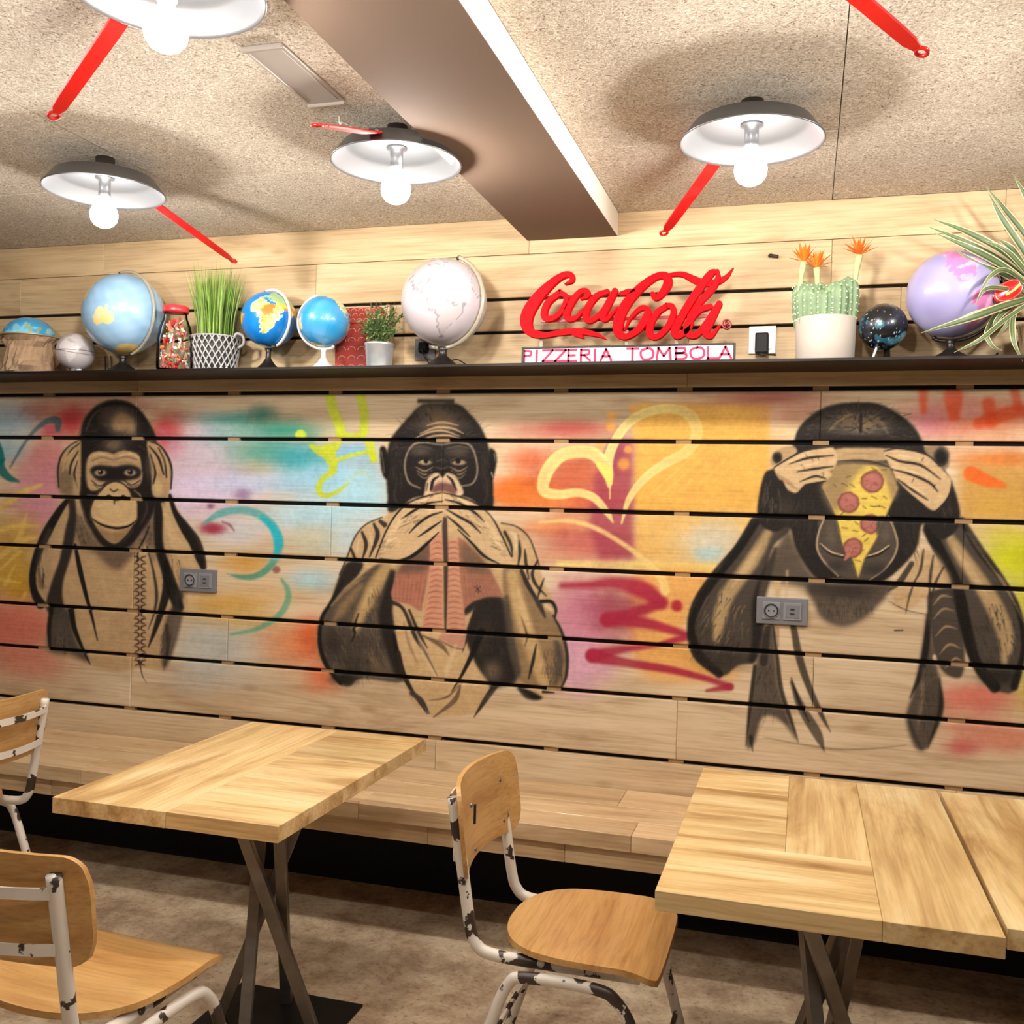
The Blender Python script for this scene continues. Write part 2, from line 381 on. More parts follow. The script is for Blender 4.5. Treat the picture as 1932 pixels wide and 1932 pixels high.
def S(pts, w, col, a=1.0, soft=1.2, n=6):
    P = np.array([tp(p) for p in pts])
    ws = np.array(w if hasattr(w, '__len__') else [w]*len(pts), float)
    if len(ws) != len(pts): ws = np.interp(np.linspace(0, 1, len(pts)), np.linspace(0, 1, len(ws)), ws)
    ws = ws*FR[2]/2
    Q = spline(np.column_stack([P, ws]), n)
    pad = Q[:, 2].max()+soft*2+2
    x0, y0, x1, y1 = clipbox(Q[:, 0].min()-pad, Q[:, 1].min()-pad, Q[:, 0].max()+pad, Q[:, 1].max()+pad)
    if x1 <= x0 or y1 <= y0: return
    D = np.full((y1-y0, x1-x0), 1e3, np.float32)
    for i in range(len(Q)-1):
        p, q = Q[i], Q[i+1]; R = max(p[2], q[2])+soft*2+2
        a0, b0, a1, b1 = clipbox(min(p[0], q[0])-R, min(p[1], q[1])-R, max(p[0], q[0])+R, max(p[1], q[1])+R)
        if a1 <= a0 or b1 <= b0: continue
        Y, X = np.mgrid[b0:b1, a0:a1]; d = q[:2]-p[:2]; l2 = d@d+1e-9
        t = np.clip(((X-p[0])*d[0]+(Y-p[1])*d[1])/l2, 0, 1)
        dist = np.hypot(X-p[0]-t*d[0], Y-p[1]-t*d[1])-(p[2]+t*(q[2]-p[2]))
        sub = D[b0-y0:b1-y0, a0-x0:a1-x0]; np.minimum(sub, dist, out=sub)
    m = np.clip(0.5-D/(2*soft), 0, 1); m = m*m*(3-2*m)
    over(x0, y0, (a*m).astype(np.float32), col)
def hairs(cx, cy, rx, ry, n, col, ln=40, w=5, a=0.5, seed=0, ang=None):
    r = random.Random(seed)
    for _ in range(n):
        t = r.random()*2*math.pi; q = math.sqrt(r.random())
        x, y = cx+rx*q*math.cos(t), cy+ry*q*math.sin(t)
        an = (math.atan2(y-cy, x-cx) if ang is None else ang)+r.uniform(-.3, .3); l = ln*r.uniform(.5, 1.2)
        S([(x, y), (x+l*math.cos(an), y+l*math.sin(an))], [w, 1], col, a, 1.0, 2)
K = (26, 20, 17); D_ = (56, 43, 35); M_ = (118, 93, 68); T_ = (168, 136, 97); L_ = (206, 173, 126); W_ = (230, 204, 160)
TAN = (192, 158, 115)

def paint_sprays():
    frame(0, 720, .3106)
    B(60, 240, 200, 110, (168, 184, 196), .9); B(60, 420, 120, 70, (150, 188, 192), .85); B(-200, 300, 260, 200, (160, 185, 190), .8)
    B(430, 230, 150, 120, (182, 44, 54), .95); B(250, 160, 120, 60, (150, 60, 60), .6); B(300, 300, 70, 60, (190, 60, 84), .8)
    B(290, 560, 210, 170, (206, 132, 138), .95, 1.8); B(230, 780, 170, 170, (208, 138, 152), .95, 1.6); B(300, 420, 120, 80, (205, 120, 120), .7)
    B(1010, 320, 130, 150, (186, 50, 58), .95); B(1090, 430, 80, 70, (190, 55, 64), .9); B(700, 140, 300, 60, (160, 70, 70), .6)
    B(1180, 560, 260, 240, (214, 188, 204), .92, 1.8); B(1250, 300, 150, 110, (204, 184, 200), .8); B(1220, 700, 280, 130, (224, 202, 224), .92)
    S([(60, 520), (130, 400), (200, 305), (280, 240), (345, 235), (350, 290)], [10, 16, 22, 32, 46, 30], (58, 112, 122), .85, 3)
    S([(-60, 300), (-10, 430), (0, 520), (50, 580), (110, 605)], [50, 60, 60, 44, 14], (8, 108, 104), .95, 2.5)
    S([(-120, 560), (-30, 520), (20, 470)], [30, 40, 20], (8, 108, 104), .9, 2.5)
    B(70, 1010, 200, 220, (198, 156, 78), .95, 1.8); B(120, 1240, 130, 120, (188, 138, 30), .95, 1.6); B(40, 1180, 130, 150, (205, 160, 60), .85)
    for pts, w in (([(-80, 800), (0, 760), (120, 680), (250, 625)], [30, 34, 44, 16]), ([(-60, 930), (0, 900), (120, 875), (240, 875)], [26, 30, 30, 8]), ([(95, 1010), (130, 900), (160, 800)], [34, 34, 8]), ([(0, 1060), (120, 970), (230, 940)], [34, 40, 10]),
                   ([(-40, 1190), (0, 1200), (120, 1220)], [30, 26, 8]), ([(30, 1230), (85, 1120)], [30, 10]), ([(85, 1450), (125, 1340), (155, 1280)], [10, 26, 18]), ([(0, 1140), (120, 1030)], [14, 24])):
        S(pts, w, (228, 190, 96), .8, 3)
    B(110, 1480, 290, 160, (217, 120, 98), .95, 2.2); B(180, 1690, 250, 130, (214, 128, 104), .85); B(-150, 1500, 260, 200, (217, 120, 98), .9)
    B(1270, 1610, 190, 150, (190, 192, 186), .8); B(1200, 1800, 170, 90, (196, 190, 178), .5)
    frame(360, 720, .31056)
    B(120, 450, 220, 130, (205, 188, 198), .85); B(150, 640, 280, 90, (226, 206, 230), .9, 1.6); B(420, 620, 320, 70, (194, 202, 228), .85)
    B(800, 560, 340, 150, (150, 204, 228), .92, 1.6); B(1020, 700, 250, 150, (172, 222, 238), .9); B(720, 810, 320, 110, (182, 222, 234), .9); B(990, 420, 140, 60, (118, 188, 222), .85)
    B(200, 770, 180, 50, (216, 182, 188), .7); B(260, 900, 220, 100, (206, 206, 212), .8)
    B(250, 230, 200, 55, (84, 170, 162), .85); B(560, 290, 270, 70, (32, 146, 126), .92); B(470, 420, 260, 100, (62, 154, 140), .88); B(640, 450, 150, 80, (48, 164, 176), .8); B(440, 190, 90, 60, (36, 120, 104), .85)
    B(250, 330, 200, 60, (130, 180, 178), .6)
    B(760, 970, 170, 90, (200, 198, 172), .9, 1.7); B(1000, 960, 160, 120, (184, 216, 228), .7)
    B(340, 1110, 160, 65, (216, 160, 66), .85); B(230, 1350, 290, 75, (214, 162, 66), .85); B(320, 1440, 220, 70, (216, 176, 100), .8); B(520, 1270, 200, 80, (222, 180, 120), .5)
    B(730, 1200, 160, 75, (172, 208, 214), .85)
    B(650, 1600, 270, 140, (226, 140, 88), .9, 1.7); B(725, 1540, 90, 130, (226, 102, 54), .85); B(810, 1780, 130, 100, (226, 116, 70), .9)
    B(180, 1620, 300, 140, (192, 192, 182), .75); B(200, 1800, 260, 90, (196, 190, 176), .5)
    B(130, 890, 85, 40, (158, 46, 72), .95, 1.8); S([(190, 850), (235, 870), (262, 905)], [10, 16, 8], (150, 70, 80), .7, 2); B(310, 685, 55, 40, (158, 128, 160), .9); B(120, 755, 24, 18, (120, 60, 90), .7); B(520, 1140, 26, 24, (150, 84, 84), .9, 3)
    S([(80, 860), (170, 803), (290, 778), (400, 800), (490, 870), (530, 960), (520, 1050), (460, 1140), (380, 1185), (290, 1185), (220, 1165)], [14, 44, 48, 50, 54, 62, 50, 44, 34, 24, 6], (92, 172, 168), .85, 3)
    S([(430, 820), (500, 890), (530, 970), (520, 1030)], [20, 44, 56, 30], (10, 184, 204), .8, 4)
    S([(500, 1100), (440, 1155), (350, 1185), (250, 1175)], [30, 34, 30, 10], (90, 150, 110), .7, 3)
    S([(550, 1200), (590, 1270), (580, 1350), (520, 1430), (400, 1500), (240, 1535)], [16, 34, 40, 36, 28, 12], (104, 166, 132), .85, 3)
    YG = (198, 208, 52)
    for pts, w in (([(845, 90), (865, 180), (900, 260), (910, 320)], 62), ([(1030, 90), (1050, 180), (1050, 300)], 56), ([(900, 310), (970, 335), (1045, 318)], 46), ([(730, 390), (800, 425), (860, 405), (895, 370)], [30, 60, 56, 40]), ([(830, 420), (860, 500), (860, 545)], [90, 56, 40]),
                   ([(860, 490), (960, 450), (1080, 430), (1110, 470)], [24, 24, 28, 44]), ([(1085, 375), (1112, 470)], [56, 44]), ([(870, 540), (800, 590), (775, 660), (820, 692), (900, 660), (960, 610)], [34, 34, 36, 30, 20, 8])):
        S(pts, w, YG, .92, 2.2)
    B(665, 322, 36, 32, (208, 218, 70), 1, 4); S([(970, 580), (1040, 545), (1090, 580)], [4, 10, 4], YG, .45, 3)
    frame(940, 720, .34164)
    B(350, 270, 330, 55, (192, 102, 90), .8); B(420, 250, 200, 40, (184, 70, 70), .6); B(170, 430, 130, 80, (218, 106, 62), .85); B(130, 600, 260, 95, (232, 116, 32), .96, 2.2)
    B(420, 520, 240, 160, (198, 90, 56), .9, 1.8); B(500, 660, 240, 80, (194, 78, 64), .9); B(250, 660, 240, 60, (228, 130, 60), .8)
    B(330, 800, 220, 60, (224, 130, 74), .85); B(500, 900, 260, 100, (194, 92, 86), .9, 1.6); B(330, 960, 200, 60, (216, 150, 110), .5)
    G([(745, 120), (1500, 120), (1500, 740), (745, 740)], (226, 172, 78), 4, .95, False); G([(745, 735), (1500, 735), (1300, 1000), (745, 1000)], (230, 182, 98), 7, .92, False)
    for k in range(7): S([(820+90*k, 640-20*k), (1160+90*k, 330-20*k)], [6, 20, 6], (238, 196, 116), .55, 3)
    G([(610, 320), (745, 320), (745, 985), (560, 985), (500, 800), (530, 520)], (166, 66, 82), 5, .88, False); B(650, 400, 60, 110, (150, 60, 90), .6)
    for x, y, r in ((625, 190, 30), (620, 245, 30), (735, 150, 22), (560, 350, 26), (715, 372, 22), (690, 455, 32)): B(x, y, r, r, (236, 168, 76), .85, 2)
    B(1180, 880, 200, 120, (208, 200, 178), .92, 1.6); B(1160, 950, 80, 42, (172, 204, 206), .85)
    G([(320, 992), (760, 992), (1210, 1008), (1200, 1062), (800, 1042), (320, 1022)], (240, 218, 124), 3, .92, False)
    G([(740, 1060), (1220, 1060), (1070, 1280), (1050, 1450), (1340, 1620), (900, 1660), (740, 1520)], (230, 168, 88), 9, .92)
    B(470, 1300, 210, 250, (202, 122, 148), .9, 1.7); B(420, 1560, 240, 170, (218, 164, 184), .92, 1.7); B(640, 1250, 140, 170, (156, 56, 80), .8)
    MR = (166, 38, 64)
    for pts, w, sf in (([(350, 1125), (500, 1120), (650, 1110), (800, 1150), (900, 1220)], [34, 44, 70, 96, 70], 7), ([(900, 1220), (750, 1275), (600, 1310)], [60, 60, 70], 6), ([(600, 1315), (800, 1330), (1040, 1395)], [80, 60, 36], 5), ([(1060, 1405), (900, 1445)], [44, 24], 4),
                       ([(900, 1455), (700, 1475), (520, 1512)], [14, 40, 70], 5), ([(520, 1512), (700, 1550), (950, 1590), (1150, 1640), (1275, 1682)], [80, 50, 42, 34, 40], 4), ([(1280, 1685), (1150, 1705)], [44, 18], 3)):
        S(pts, w, MR, .92, sf)
    B(985, 1237, 34, 34, (170, 36, 54), .95, 2.5)
    HP = [[(612, 575), (598, 480), (530, 400), (440, 385), (340, 410), (265, 500), (250, 598), (330, 622), (440, 612), (530, 642), (600, 722), (632, 775)], [(600, 480), (620, 380), (680, 270), (760, 195), (880, 152), (990, 152), (1070, 200), (1095, 290), (1040, 385), (920, 450), (800, 540), (720, 650), (680, 780)]]
    HW = [[20, 66, 72, 72, 72, 72, 62, 52, 46, 44, 34, 8], [54, 54, 50, 50, 50, 54, 64, 64, 58, 50, 44, 34, 8]]
    for p, w in zip(HP, HW): S(p, w, (238, 218, 136), .95, 2)
    for p, w in zip(HP, HW): S(p, [x*.45 for x in w], (224, 192, 128), .6, 4)
    S([(560, 460), (600, 500), (618, 560)], [40, 60, 24], (236, 222, 110), .95, 2); S([(615, 580), (616, 645)], [8, 6], (238, 218, 136), .9, 1.2)
    S([(230, 775), (400, 768), (540, 810), (680, 890), (800, 980), (900, 1085), (920, 1155)], [10, 24, 26, 26, 32, 44, 50], (242, 208, 134), .85, 3)
    frame(1280, 720, .37257)
    B(450, 80, 340, 45, (150, 66, 62), .8); B(600, 160, 200, 60, (196, 116, 100), .6); B(250, 330, 300, 220, (226, 172, 84), .6)
    B(1350, 170, 260, 110, (204, 134, 124), .9, 1.5); B(1290, 210, 110, 70, (206, 128, 146), .8); B(1590, 180, 260, 90, (216, 112, 72), .85); B(1480, 150, 120, 50, (214, 160, 150), .7)
    for pts, w in (([(1238, 50), (1240, 150)], [50, 30]), ([(1390, 70), (1395, 170)], [100, 60]), ([(1570, 110), (1585, 210)], [70, 50]), ([(1520, 210), (1700, 150), (1780, 150)], [60, 70, 60]), ([(1700, 40), (1720, 130)], [50, 50])): S(pts, w, (220, 74, 30), .75, 6)
    B(1600, 310, 260, 60, (220, 160, 120), .7)
    G([(1410, 400), (1900, 400), (1900, 720), (1420, 700)], (206, 156, 76), 10, .95, False); B(1620, 390, 220, 40, (222, 126, 50), .9); S([(1480, 465), (1560, 500), (1650, 525)], [76, 64, 24], (238, 104, 38), .92, 3)
    B(1640, 640, 190, 80, (212, 164, 74), .8); B(1660, 760, 200, 60, (216, 190, 100), .85); B(1710, 890, 190, 130, (208, 208, 26), .96, 1.8); B(1800, 1080, 140, 160, (206, 204, 40), .9); B(1780, 1300, 90, 160, (196, 180, 60), .8); B(1790, 1540, 130, 150, (206, 190, 76), .85)
    B(1500, 1600, 230, 85, (217, 118, 100), .92, 1.6); B(1440, 1850, 110, 50, (192, 78, 82), .85); B(1680, 1810, 240, 70, (216, 128, 102), .85); B(1500, 1740, 200, 70, (214, 136, 108), .75)

def paint_ear_monkey():
    frame(0, 720, .3106)
    G([(400, 690), (330, 790), (240, 960), (190, 1080), (175, 1190), (195, 1290), (260, 1370), (300, 1380), (290, 1560), (300, 1640), (420, 1680), (540, 1720), (700, 1760), (870, 1740), (1000, 1740), (1040, 1600), (1065, 1420), (1130, 1370), (1150, 1250), (1240, 1130), (1230, 1050), (1180, 930), (1090, 800), (1030, 700), (930, 700), (850, 950), (700, 1010), (560, 930), (480, 720)], (194, 160, 116), 2.5, .95)
    G([(470, 790), (560, 900), (640, 1000), (700, 1030), (780, 990), (860, 880), (900, 800), (940, 760), (965, 900), (990, 1120), (930, 1010), (860, 1000), (800, 1060), (720, 1140), (640, 1110), (560, 1030), (480, 1000), (440, 900)], (128, 102, 76), 5, .9)
    G([(560, 1010), (850, 1010), (720, 1148)], (126, 100, 74), 5, .8, False)
    S([(400, 740), (330, 880), (285, 1000), (265, 1120), (285, 1260), (300, 1330)], [20, 60, 90, 100, 90, 50], (182, 150, 110), .8, 6)
    S([(430, 690), (355, 790), (275, 930), (220, 1060), (195, 1180), (208, 1280), (245, 1350)], [20, 42, 56, 44, 40, 46, 60], K, .95, 2.5)
    S([(300, 900), (260, 1010), (240, 1120), (250, 1240)], [26, 40, 46, 40], (110, 86, 62), .6, 6)
    S([(430, 690), (440, 800), (425, 900), (410, 1000), (385, 1100), (352, 1200), (335, 1290), (330, 1360)], [44, 44, 58, 64, 58, 64, 84, 110], (54, 41, 34), .93, 4)
    S([(455, 990), (482, 1130), (520, 1290), (558, 1430), (590, 1570)], [16, 30, 24, 16, 5], K, .95, 1.5)
    G([(320, 1360), (440, 1390), (440, 1480), (480, 1600), (545, 1705), (430, 1655), (300, 1640), (288, 1540), (308, 1450)], (92, 74, 58), 4, .9)
    B(370, 1560, 50, 90, (130, 106, 80), .6)
    S([(430, 1380), (452, 1500), (500, 1620), (545, 1715)], [34, 28, 18, 5], K, .92, 1.8); S([(312, 1370), (296, 1500), (302, 1610)], [28, 26, 14], K, .85, 2.5)
    S([(965, 720), (960, 850), (965, 1000), (1005, 1130), (1045, 1260), (1085, 1370)], [60, 54, 54, 62, 74, 60], K, .93, 3.5)
    S([(900, 830), (910, 960), (930, 1080)], [30, 50, 20], (120, 95, 70), .7, 5)
    S([(985, 740), (1020, 860), (1065, 970), (1115, 1060), (1160, 1120)], [16, 36, 60, 66, 50], L_, .95, 3)
    S([(1030, 690), (1062, 790), (1122, 885), (1180, 970), (1215, 1060), (1235, 1125)], [22, 32, 62, 74, 64, 40], K, .95, 2.5)
    S([(1060, 1420), (1030, 1550), (1005, 1680), (995, 1745)], [96, 96, 60, 12], (104, 82, 62), .85, 5); S([(1005, 1100), (1012, 1250), (975, 1400), (935, 1520), (900, 1610)], [30, 50, 40, 24, 6], K, .9, 2.5); S([(1085, 1300), (1060, 1390)], [60, 40], (60, 48, 40), .7, 5)
    S([(890, 1000), (930, 1150), (950, 1300), (930, 1420), (900, 1500)], [8, 14, 20, 12, 4], D_, .8, 2)
    S([(1010, 1480), (1020, 1600), (1000, 1720)], [20, 20, 8], D_, .6, 3)
    CHN = (72, 42, 36)
    for side, xb in ((1, 826), (-1, 872)):
        for i in range(16):
            y = 1060+i*42
            S([(xb-12*side, y), (xb+12*side, y+6), (xb+14*side, y+24), (xb-6*side, y+32)], [7, 10, 10, 6], CHN, .9, 1)
    S([(905, 880), (870, 960), (840, 1020), (832, 1090)], [6, 9, 9, 8], K, .9, 1.2); S([(845, 1690), (862, 1780), (890, 1830)], [10, 8, 3], CHN, .9, 1)
    # head
    G([(480, 700), (470, 560), (480, 400), (500, 250), (560, 165), (640, 118), (720, 108), (800, 130), (870, 190), (920, 270), (950, 350), (962, 500), (955, 650), (935, 780), (870, 900), (790, 1000), (700, 1025), (610, 985), (540, 880), (500, 780)], (42, 31, 26), 1.6)
    hairs(720, 300, 200, 180, 60, (92, 70, 52), 60, 7, .5, 1)
    B(735, 245, 90, 85, (172, 138, 100), .92, 1.5); B(800, 280, 34, 70, (176, 146, 106), .6); B(690, 385, 70, 45, (150, 118, 85), .75); B(640, 200, 50, 50, (110, 84, 60), .7)
    S([(590, 190), (640, 142), (740, 132), (830, 165)], [6, 12, 12, 6], K, .9, 2)
    S([(470, 340), (505, 235), (575, 150), (660, 108)], [5, 9, 9, 4], (120, 84, 64), .8, 1.5)
    G([(540, 450), (580, 425), (640, 425), (690, 437), (740, 420), (800, 425), (845, 450), (862, 520), (862, 600), (830, 642), (780, 642), (740, 612), (690, 602), (640, 612), (610, 652), (552, 662), (525, 610), (522, 520)], (188, 154, 112), 1.4)
    G([(548, 540), (590, 508), (660, 512), (700, 516), (760, 506), (820, 512), (856, 540), (844, 582), (790, 596), (730, 604), (690, 604), (640, 604), (590, 596)], (40, 30, 26), 2.4)
    S([(560, 478), (620, 458), (690, 474), (760, 455), (830, 474)], 9, (124, 94, 68), .75, 2); S([(600, 492), (690, 488), (800, 490)], 7, (120, 90, 66), .5, 2)
    for x in (608, 788):
        B(x, 552, 42, 22, (176, 150, 118), .95, 3); B(x+2, 548, 18, 17, (28, 20, 18), 1, 4); B(x-4, 543, 5, 5, W_, .9, 3)
    S([(556, 600), (600, 632), (650, 612)], 8, D_, .8, 1.4); S([(570, 625), (600, 648), (630, 636)], 6, D_, .6, 1.4); S([(752, 600), (800, 625), (850, 598)], 8, D_, .8, 1.4); S([(770, 622), (805, 638), (840, 622)], 6, D_, .6, 1.4)
    S([(525, 470), (520, 560), (530, 640)], 10, (128, 104, 78), .7, 2)
    G([(610, 662), (650, 622), (700, 608), (750, 622), (785, 662), (800, 700), (830, 722), (832, 830), (805, 880), (765, 935), (720, 978), (680, 982), (630, 952), (590, 902), (555, 842), (548, 780), (570, 715)], (206, 172, 122), 1.5)
    S([(610, 662), (650, 622), (700, 606), (750, 622), (790, 664), (832, 720)], 8, D_, .85, 1.3); S([(610, 662), (570, 715), (548, 780), (556, 845)], 7, D_, .7, 1.3)
    S([(640, 700), (662, 690), (690, 716), (720, 716), (745, 692), (762, 702)], [8, 12, 9, 9, 12, 8], K, .95, 1.2); S([(668, 652), (690, 666), (712, 654)], 8, K, .85, 1.2); S([(692, 725), (694, 745)], 8, K, .8, 1.2)
    G([(566, 862), (640, 900), (720, 908), (806, 872), (785, 925), (722, 982), (660, 976), (610, 932)], (158, 124, 86), 3, .9)
    S([(556, 828), (600, 860), (660, 882), (720, 888), (780, 875), (826, 842)], [5, 12, 15, 15, 12, 5], K, .97, 1.2); S([(575, 815), (620, 845), (700, 868), (790, 850)], 7, W_, .6, 2)
    S([(556, 845), (590, 905), (640, 965), (700, 992), (765, 940), (815, 870)], 12, K, .7, 3); B(690, 780, 70, 40, (220, 188, 138), .6)
    S([(815, 660), (850, 690), (850, 720)], 9, (190, 160, 120), .7, 2); S([(530, 690), (575, 690)], 9, (190, 160, 120), .6, 2)
    # hands over the ears
    G([(485, 350), (430, 388), (382, 440), (350, 530), (348, 640), (400, 705), (470, 700), (490, 600), (492, 450)], (186, 152, 110), 1.5)
    G([(360, 520), (420, 540), (450, 600), (440, 690), (385, 690), (352, 640)], (130, 104, 78), 4, .85)
    for p in ([(482, 372), (425, 425), (388, 515)], [(474, 420), (432, 495), (420, 560)], [(468, 480), (450, 560), (470, 640)], [(490, 350), (420, 388), (370, 450), (350, 540), (356, 640)]): S(p, [6, 13, 9], D_, .92, 1.5)
    B(465, 640, 22, 60, (196, 164, 120), .7)
    G([(895, 360), (960, 380), (1010, 440), (1040, 520), (1032, 650), (1000, 722), (930, 692), (920, 600), (905, 480)], (180, 146, 106), 1.5)
    for p in ([(905, 390), (960, 460), (992, 560)], [(912, 440), (942, 540), (930, 620)], [(900, 358), (970, 388), (1020, 460), (1042, 540), (1036, 650)], [(960, 400), (1000, 480), (1010, 580)]): S(p, [6, 14, 9], K, .9, 1.5)
    B(958, 645, 30, 50, (208, 178, 124), .9, 1.6); B(900, 520, 22, 80, (96, 76, 58), .7)

def paint_mouth_monkey():
    frame(570, 720, .34156)
    G([(430, 760), (350, 790), (290, 860), (250, 950), (210, 1050), (160, 1200), (110, 1280), (85, 1370), (90, 1480), (130, 1580), (200, 1670), (270, 1680), (320, 1640), (540, 1650), (620, 1780), (760, 1840), (960, 1830), (1060, 1700), (1180, 1690), (1290, 1755), (1390, 1715), (1440, 1690), (1467, 1580), (1450, 1430), (1400, 1300), (1390, 1210), (1340, 1120), (1300, 980), (1260, 870), (1200, 810), (1110, 790), (1000, 740), (760, 640), (560, 680)], (200, 167, 122), 1.6)
    # left arm
    G([(340, 1060), (160, 1220), (105, 1290), (85, 1380), (95, 1490), (150, 1600), (215, 1672), (270, 1680), (330, 1640), (560, 1660), (530, 1500), (492, 1300), (480, 1180), (500, 1050), (430, 1005)], (112, 90, 65), 2)
    B(260, 1480, 130, 130, (86, 68, 50), .8); B(370, 1560, 90, 80, (120, 97, 70), .7); B(160, 1440, 50, 80, (66, 52, 42), .7); B(230, 1640, 70, 34, K, .85); B(300, 1580, 50, 60, (70, 56, 44), .6)
    S([(475, 1010), (405, 1120), (345, 1240), (300, 1340), (290, 1400)], [50, 76, 66, 40, 10], (188, 156, 106), .95, 7)
    S([(320, 1130), (230, 1240), (170, 1330)], [30, 50, 20], (150, 122, 86), .7, 7)
    S([(500, 1055), (478, 1180), (462, 1300), (500, 1450), (540, 1610)], [30, 64, 84, 90, 60], (44, 34, 28), .93, 6)
    S([(225, 1100), (150, 1230), (106, 1310), (96, 1440), (130, 1560), (210, 1668)], [20, 18, 20, 22, 26, 16], K, .92, 2.4)
    S([(310, 1280), (285, 1360), (290, 1390), (270, 1440)], [6, 16, 14, 5], K, .85, 2)
    hairs(280, 1500, 170, 130, 60, (60, 47, 37), 60, 8, .45, 5, 1.3); hairs(280, 1450, 170, 150, 40, (150, 122, 86), 60, 7, .35, 6, 1.3)
    # right arm
    G([(1110, 1025), (1200, 1040), (1260, 1150), (1320, 1250), (1390, 1290), (1440, 1400), (1467, 1560), (1440, 1690), (1390, 1704), (1330, 1692), (1200, 1650), (1150, 1500), (1120, 1300)], (146, 118, 84), 2.2)
    S([(1160, 1070), (1200, 1250), (1262, 1450), (1335, 1660)], [60, 74, 84, 60], (198, 165, 114), .95, 6)
    G([(890, 1250), (1000, 1190), (1100, 1185), (1130, 1300), (1150, 1480), (1190, 1640), (1100, 1690), (1000, 1690), (920, 1570), (880, 1400)], (50, 40, 33), 4); B(1050, 1600, 55, 60, (140, 112, 80), .8); B(1000, 1400, 40, 90, (84, 66, 50), .6); S([(1130, 1190), (1150, 1400), (1190, 1600)], [20, 40, 40], (90, 72, 54), .7, 5)
    S([(1385, 1290), (1432, 1380), (1462, 1500), (1458, 1620), (1430, 1690)], [8, 16, 18, 16, 8], D_, .9, 2); S([(1400, 1420), (1420, 1540), (1400, 1660)], [30, 46, 26], (92, 74, 56), .7, 6)
    S([(1292, 1450), (1274, 1540), (1250, 1640)], [5, 18, 5], K, .85, 2); S([(1210, 1300), (1240, 1400), (1230, 1460)], [4, 12, 4], D_, .6, 2)
    S([(1320, 1212), (1375, 1215), (1400, 1255), (1396, 1300)], [20, 20, 18, 8], K, .95, 2); S([(1260, 1150), (1310, 1230), (1340, 1300)], [14, 28, 8], D_, .8, 3); S([(1345, 1235), (1380, 1262)], [18, 8], W_, .8, 2)
    G([(1185, 1690), (1240, 1700), (1325, 1742), (1300, 1762), (1235, 1750)], K, 1.8, .95); S([(1330, 1712), (1390, 1718)], [16, 8], K, .9, 1.5)
    # shirt
    G([(505, 1240), (560, 1260), (660, 1310), (900, 1290), (960, 1240), (905, 1400), (960, 1560), (1040, 1700), (960, 1840), (880, 1740), (760, 1850), (690, 1830), (610, 1780), (570, 1660), (530, 1500)], (206, 173, 126), 2.4)
    for pts, w, c in (([(505, 1400), (540, 1560), (590, 1680), (690, 1835)], [18, 28, 22, 6], K), ([(500, 1215), (560, 1260), (620, 1400), (680, 1500), (745, 1625)], [24, 18, 22, 14, 4], D_), ([(590, 1260), (640, 1380), (690, 1470)], [12, 18, 5], D_), ([(960, 1250), (920, 1380), (885, 1490)], [24, 20, 4], D_), ([(990, 1380), (930, 1520), (880, 1620), (825, 1710)], [40, 26, 16, 4], K),
                      ([(872, 1680), (840, 1760), (725, 1852)], [10, 28, 8], M_), ([(1065, 1680), (1015, 1750), (948, 1852)], [34, 30, 6], D_), ([(605, 1720), (660, 1762), (700, 1832)], [28, 24, 5], D_), ([(660, 1400), (760, 1450), (812, 1512)], [8, 28, 4], M_), ([(560, 1330), (590, 1450), (640, 1560)], [8, 18, 4], T_), ([(880, 1660), (800, 1740), (700, 1760)], [5, 12, 4], M_), ([(530, 1500), (560, 1620), (640, 1760)], [30, 26, 8], D_)):
        S(pts, w, c, .9, 1.8)
    B(480, 1750, 180, 60, (170, 140, 104), .5); B(1120, 1760, 120, 50, (170, 140, 104), .4)
    G([(245, 1005), (335, 1000), (312, 1065), (230, 1145), (165, 1225), (190, 1120)], (44, 34, 28), 2, .95); S([(330, 1085), (240, 1150), (160, 1235)], [10, 22, 12], (150, 122, 88), .8, 2.5)
    for pts, w in (([(440, 748), (350, 788), (290, 858), (250, 960), (205, 1065)], 8), ([(330, 830), (352, 900), (330, 985)], [14, 22, 6]), ([(395, 785), (415, 850), (372, 965)], [14, 26, 8]), ([(268, 920), (290, 980), (282, 1010)], [14, 16, 6]), ([(430, 770), (455, 790)], [20, 30]),
                   ([(1100, 780), (1185, 800), (1252, 860), (1292, 960), (1310, 1020)], [10, 10, 9, 9, 7]), ([(1118, 830), (1152, 900), (1160, 965)], [18, 16, 5]), ([(1190, 850), (1202, 940), (1188, 1030)], [12, 18, 5]), ([(1230, 925), (1235, 1000), (1252, 1090)], [10, 18, 6]), ([(1300, 985), (1270, 1055), (1290, 1120), (1350, 1185)], [8, 18, 18, 5]), ([(1335, 1085), (1312, 1150), (1300, 1195)], [8, 14, 5]), ([(1210, 1040), (1250, 1130), (1290, 1190)], [20, 26, 10])):
        S(pts, w, D_, .9, 1.6)
    # folded cloth
    G([(700, 860), (710, 1000), (690, 1120), (660, 1272), (590, 1232), (500, 1212), (490, 1170), (520, 1060), (560, 1000), (640, 930)], (172, 112, 90), 1.5, 1, False); G([(860, 860), (900, 880), (980, 960), (1040, 1040), (1082, 1120), (1112, 1187), (1010, 1190), (940, 1216), (890, 1262), (870, 1100)], (166, 112, 90), 1.5, 1, False)
    G([(560, 1000), (700, 870), (706, 1020), (640, 1060), (520, 1060)], (110, 82, 64), 5, .8); G([(880, 880), (960, 940), (1050, 1050), (900, 1040)], (120, 92, 70), 5, .8)
    for k in range(9): S([(515+24*k, 1060+(k % 3)*20), (500+20*k+14, 1200+6*k)], [4, 7, 3], (128, 80, 66), .55, 1.2)
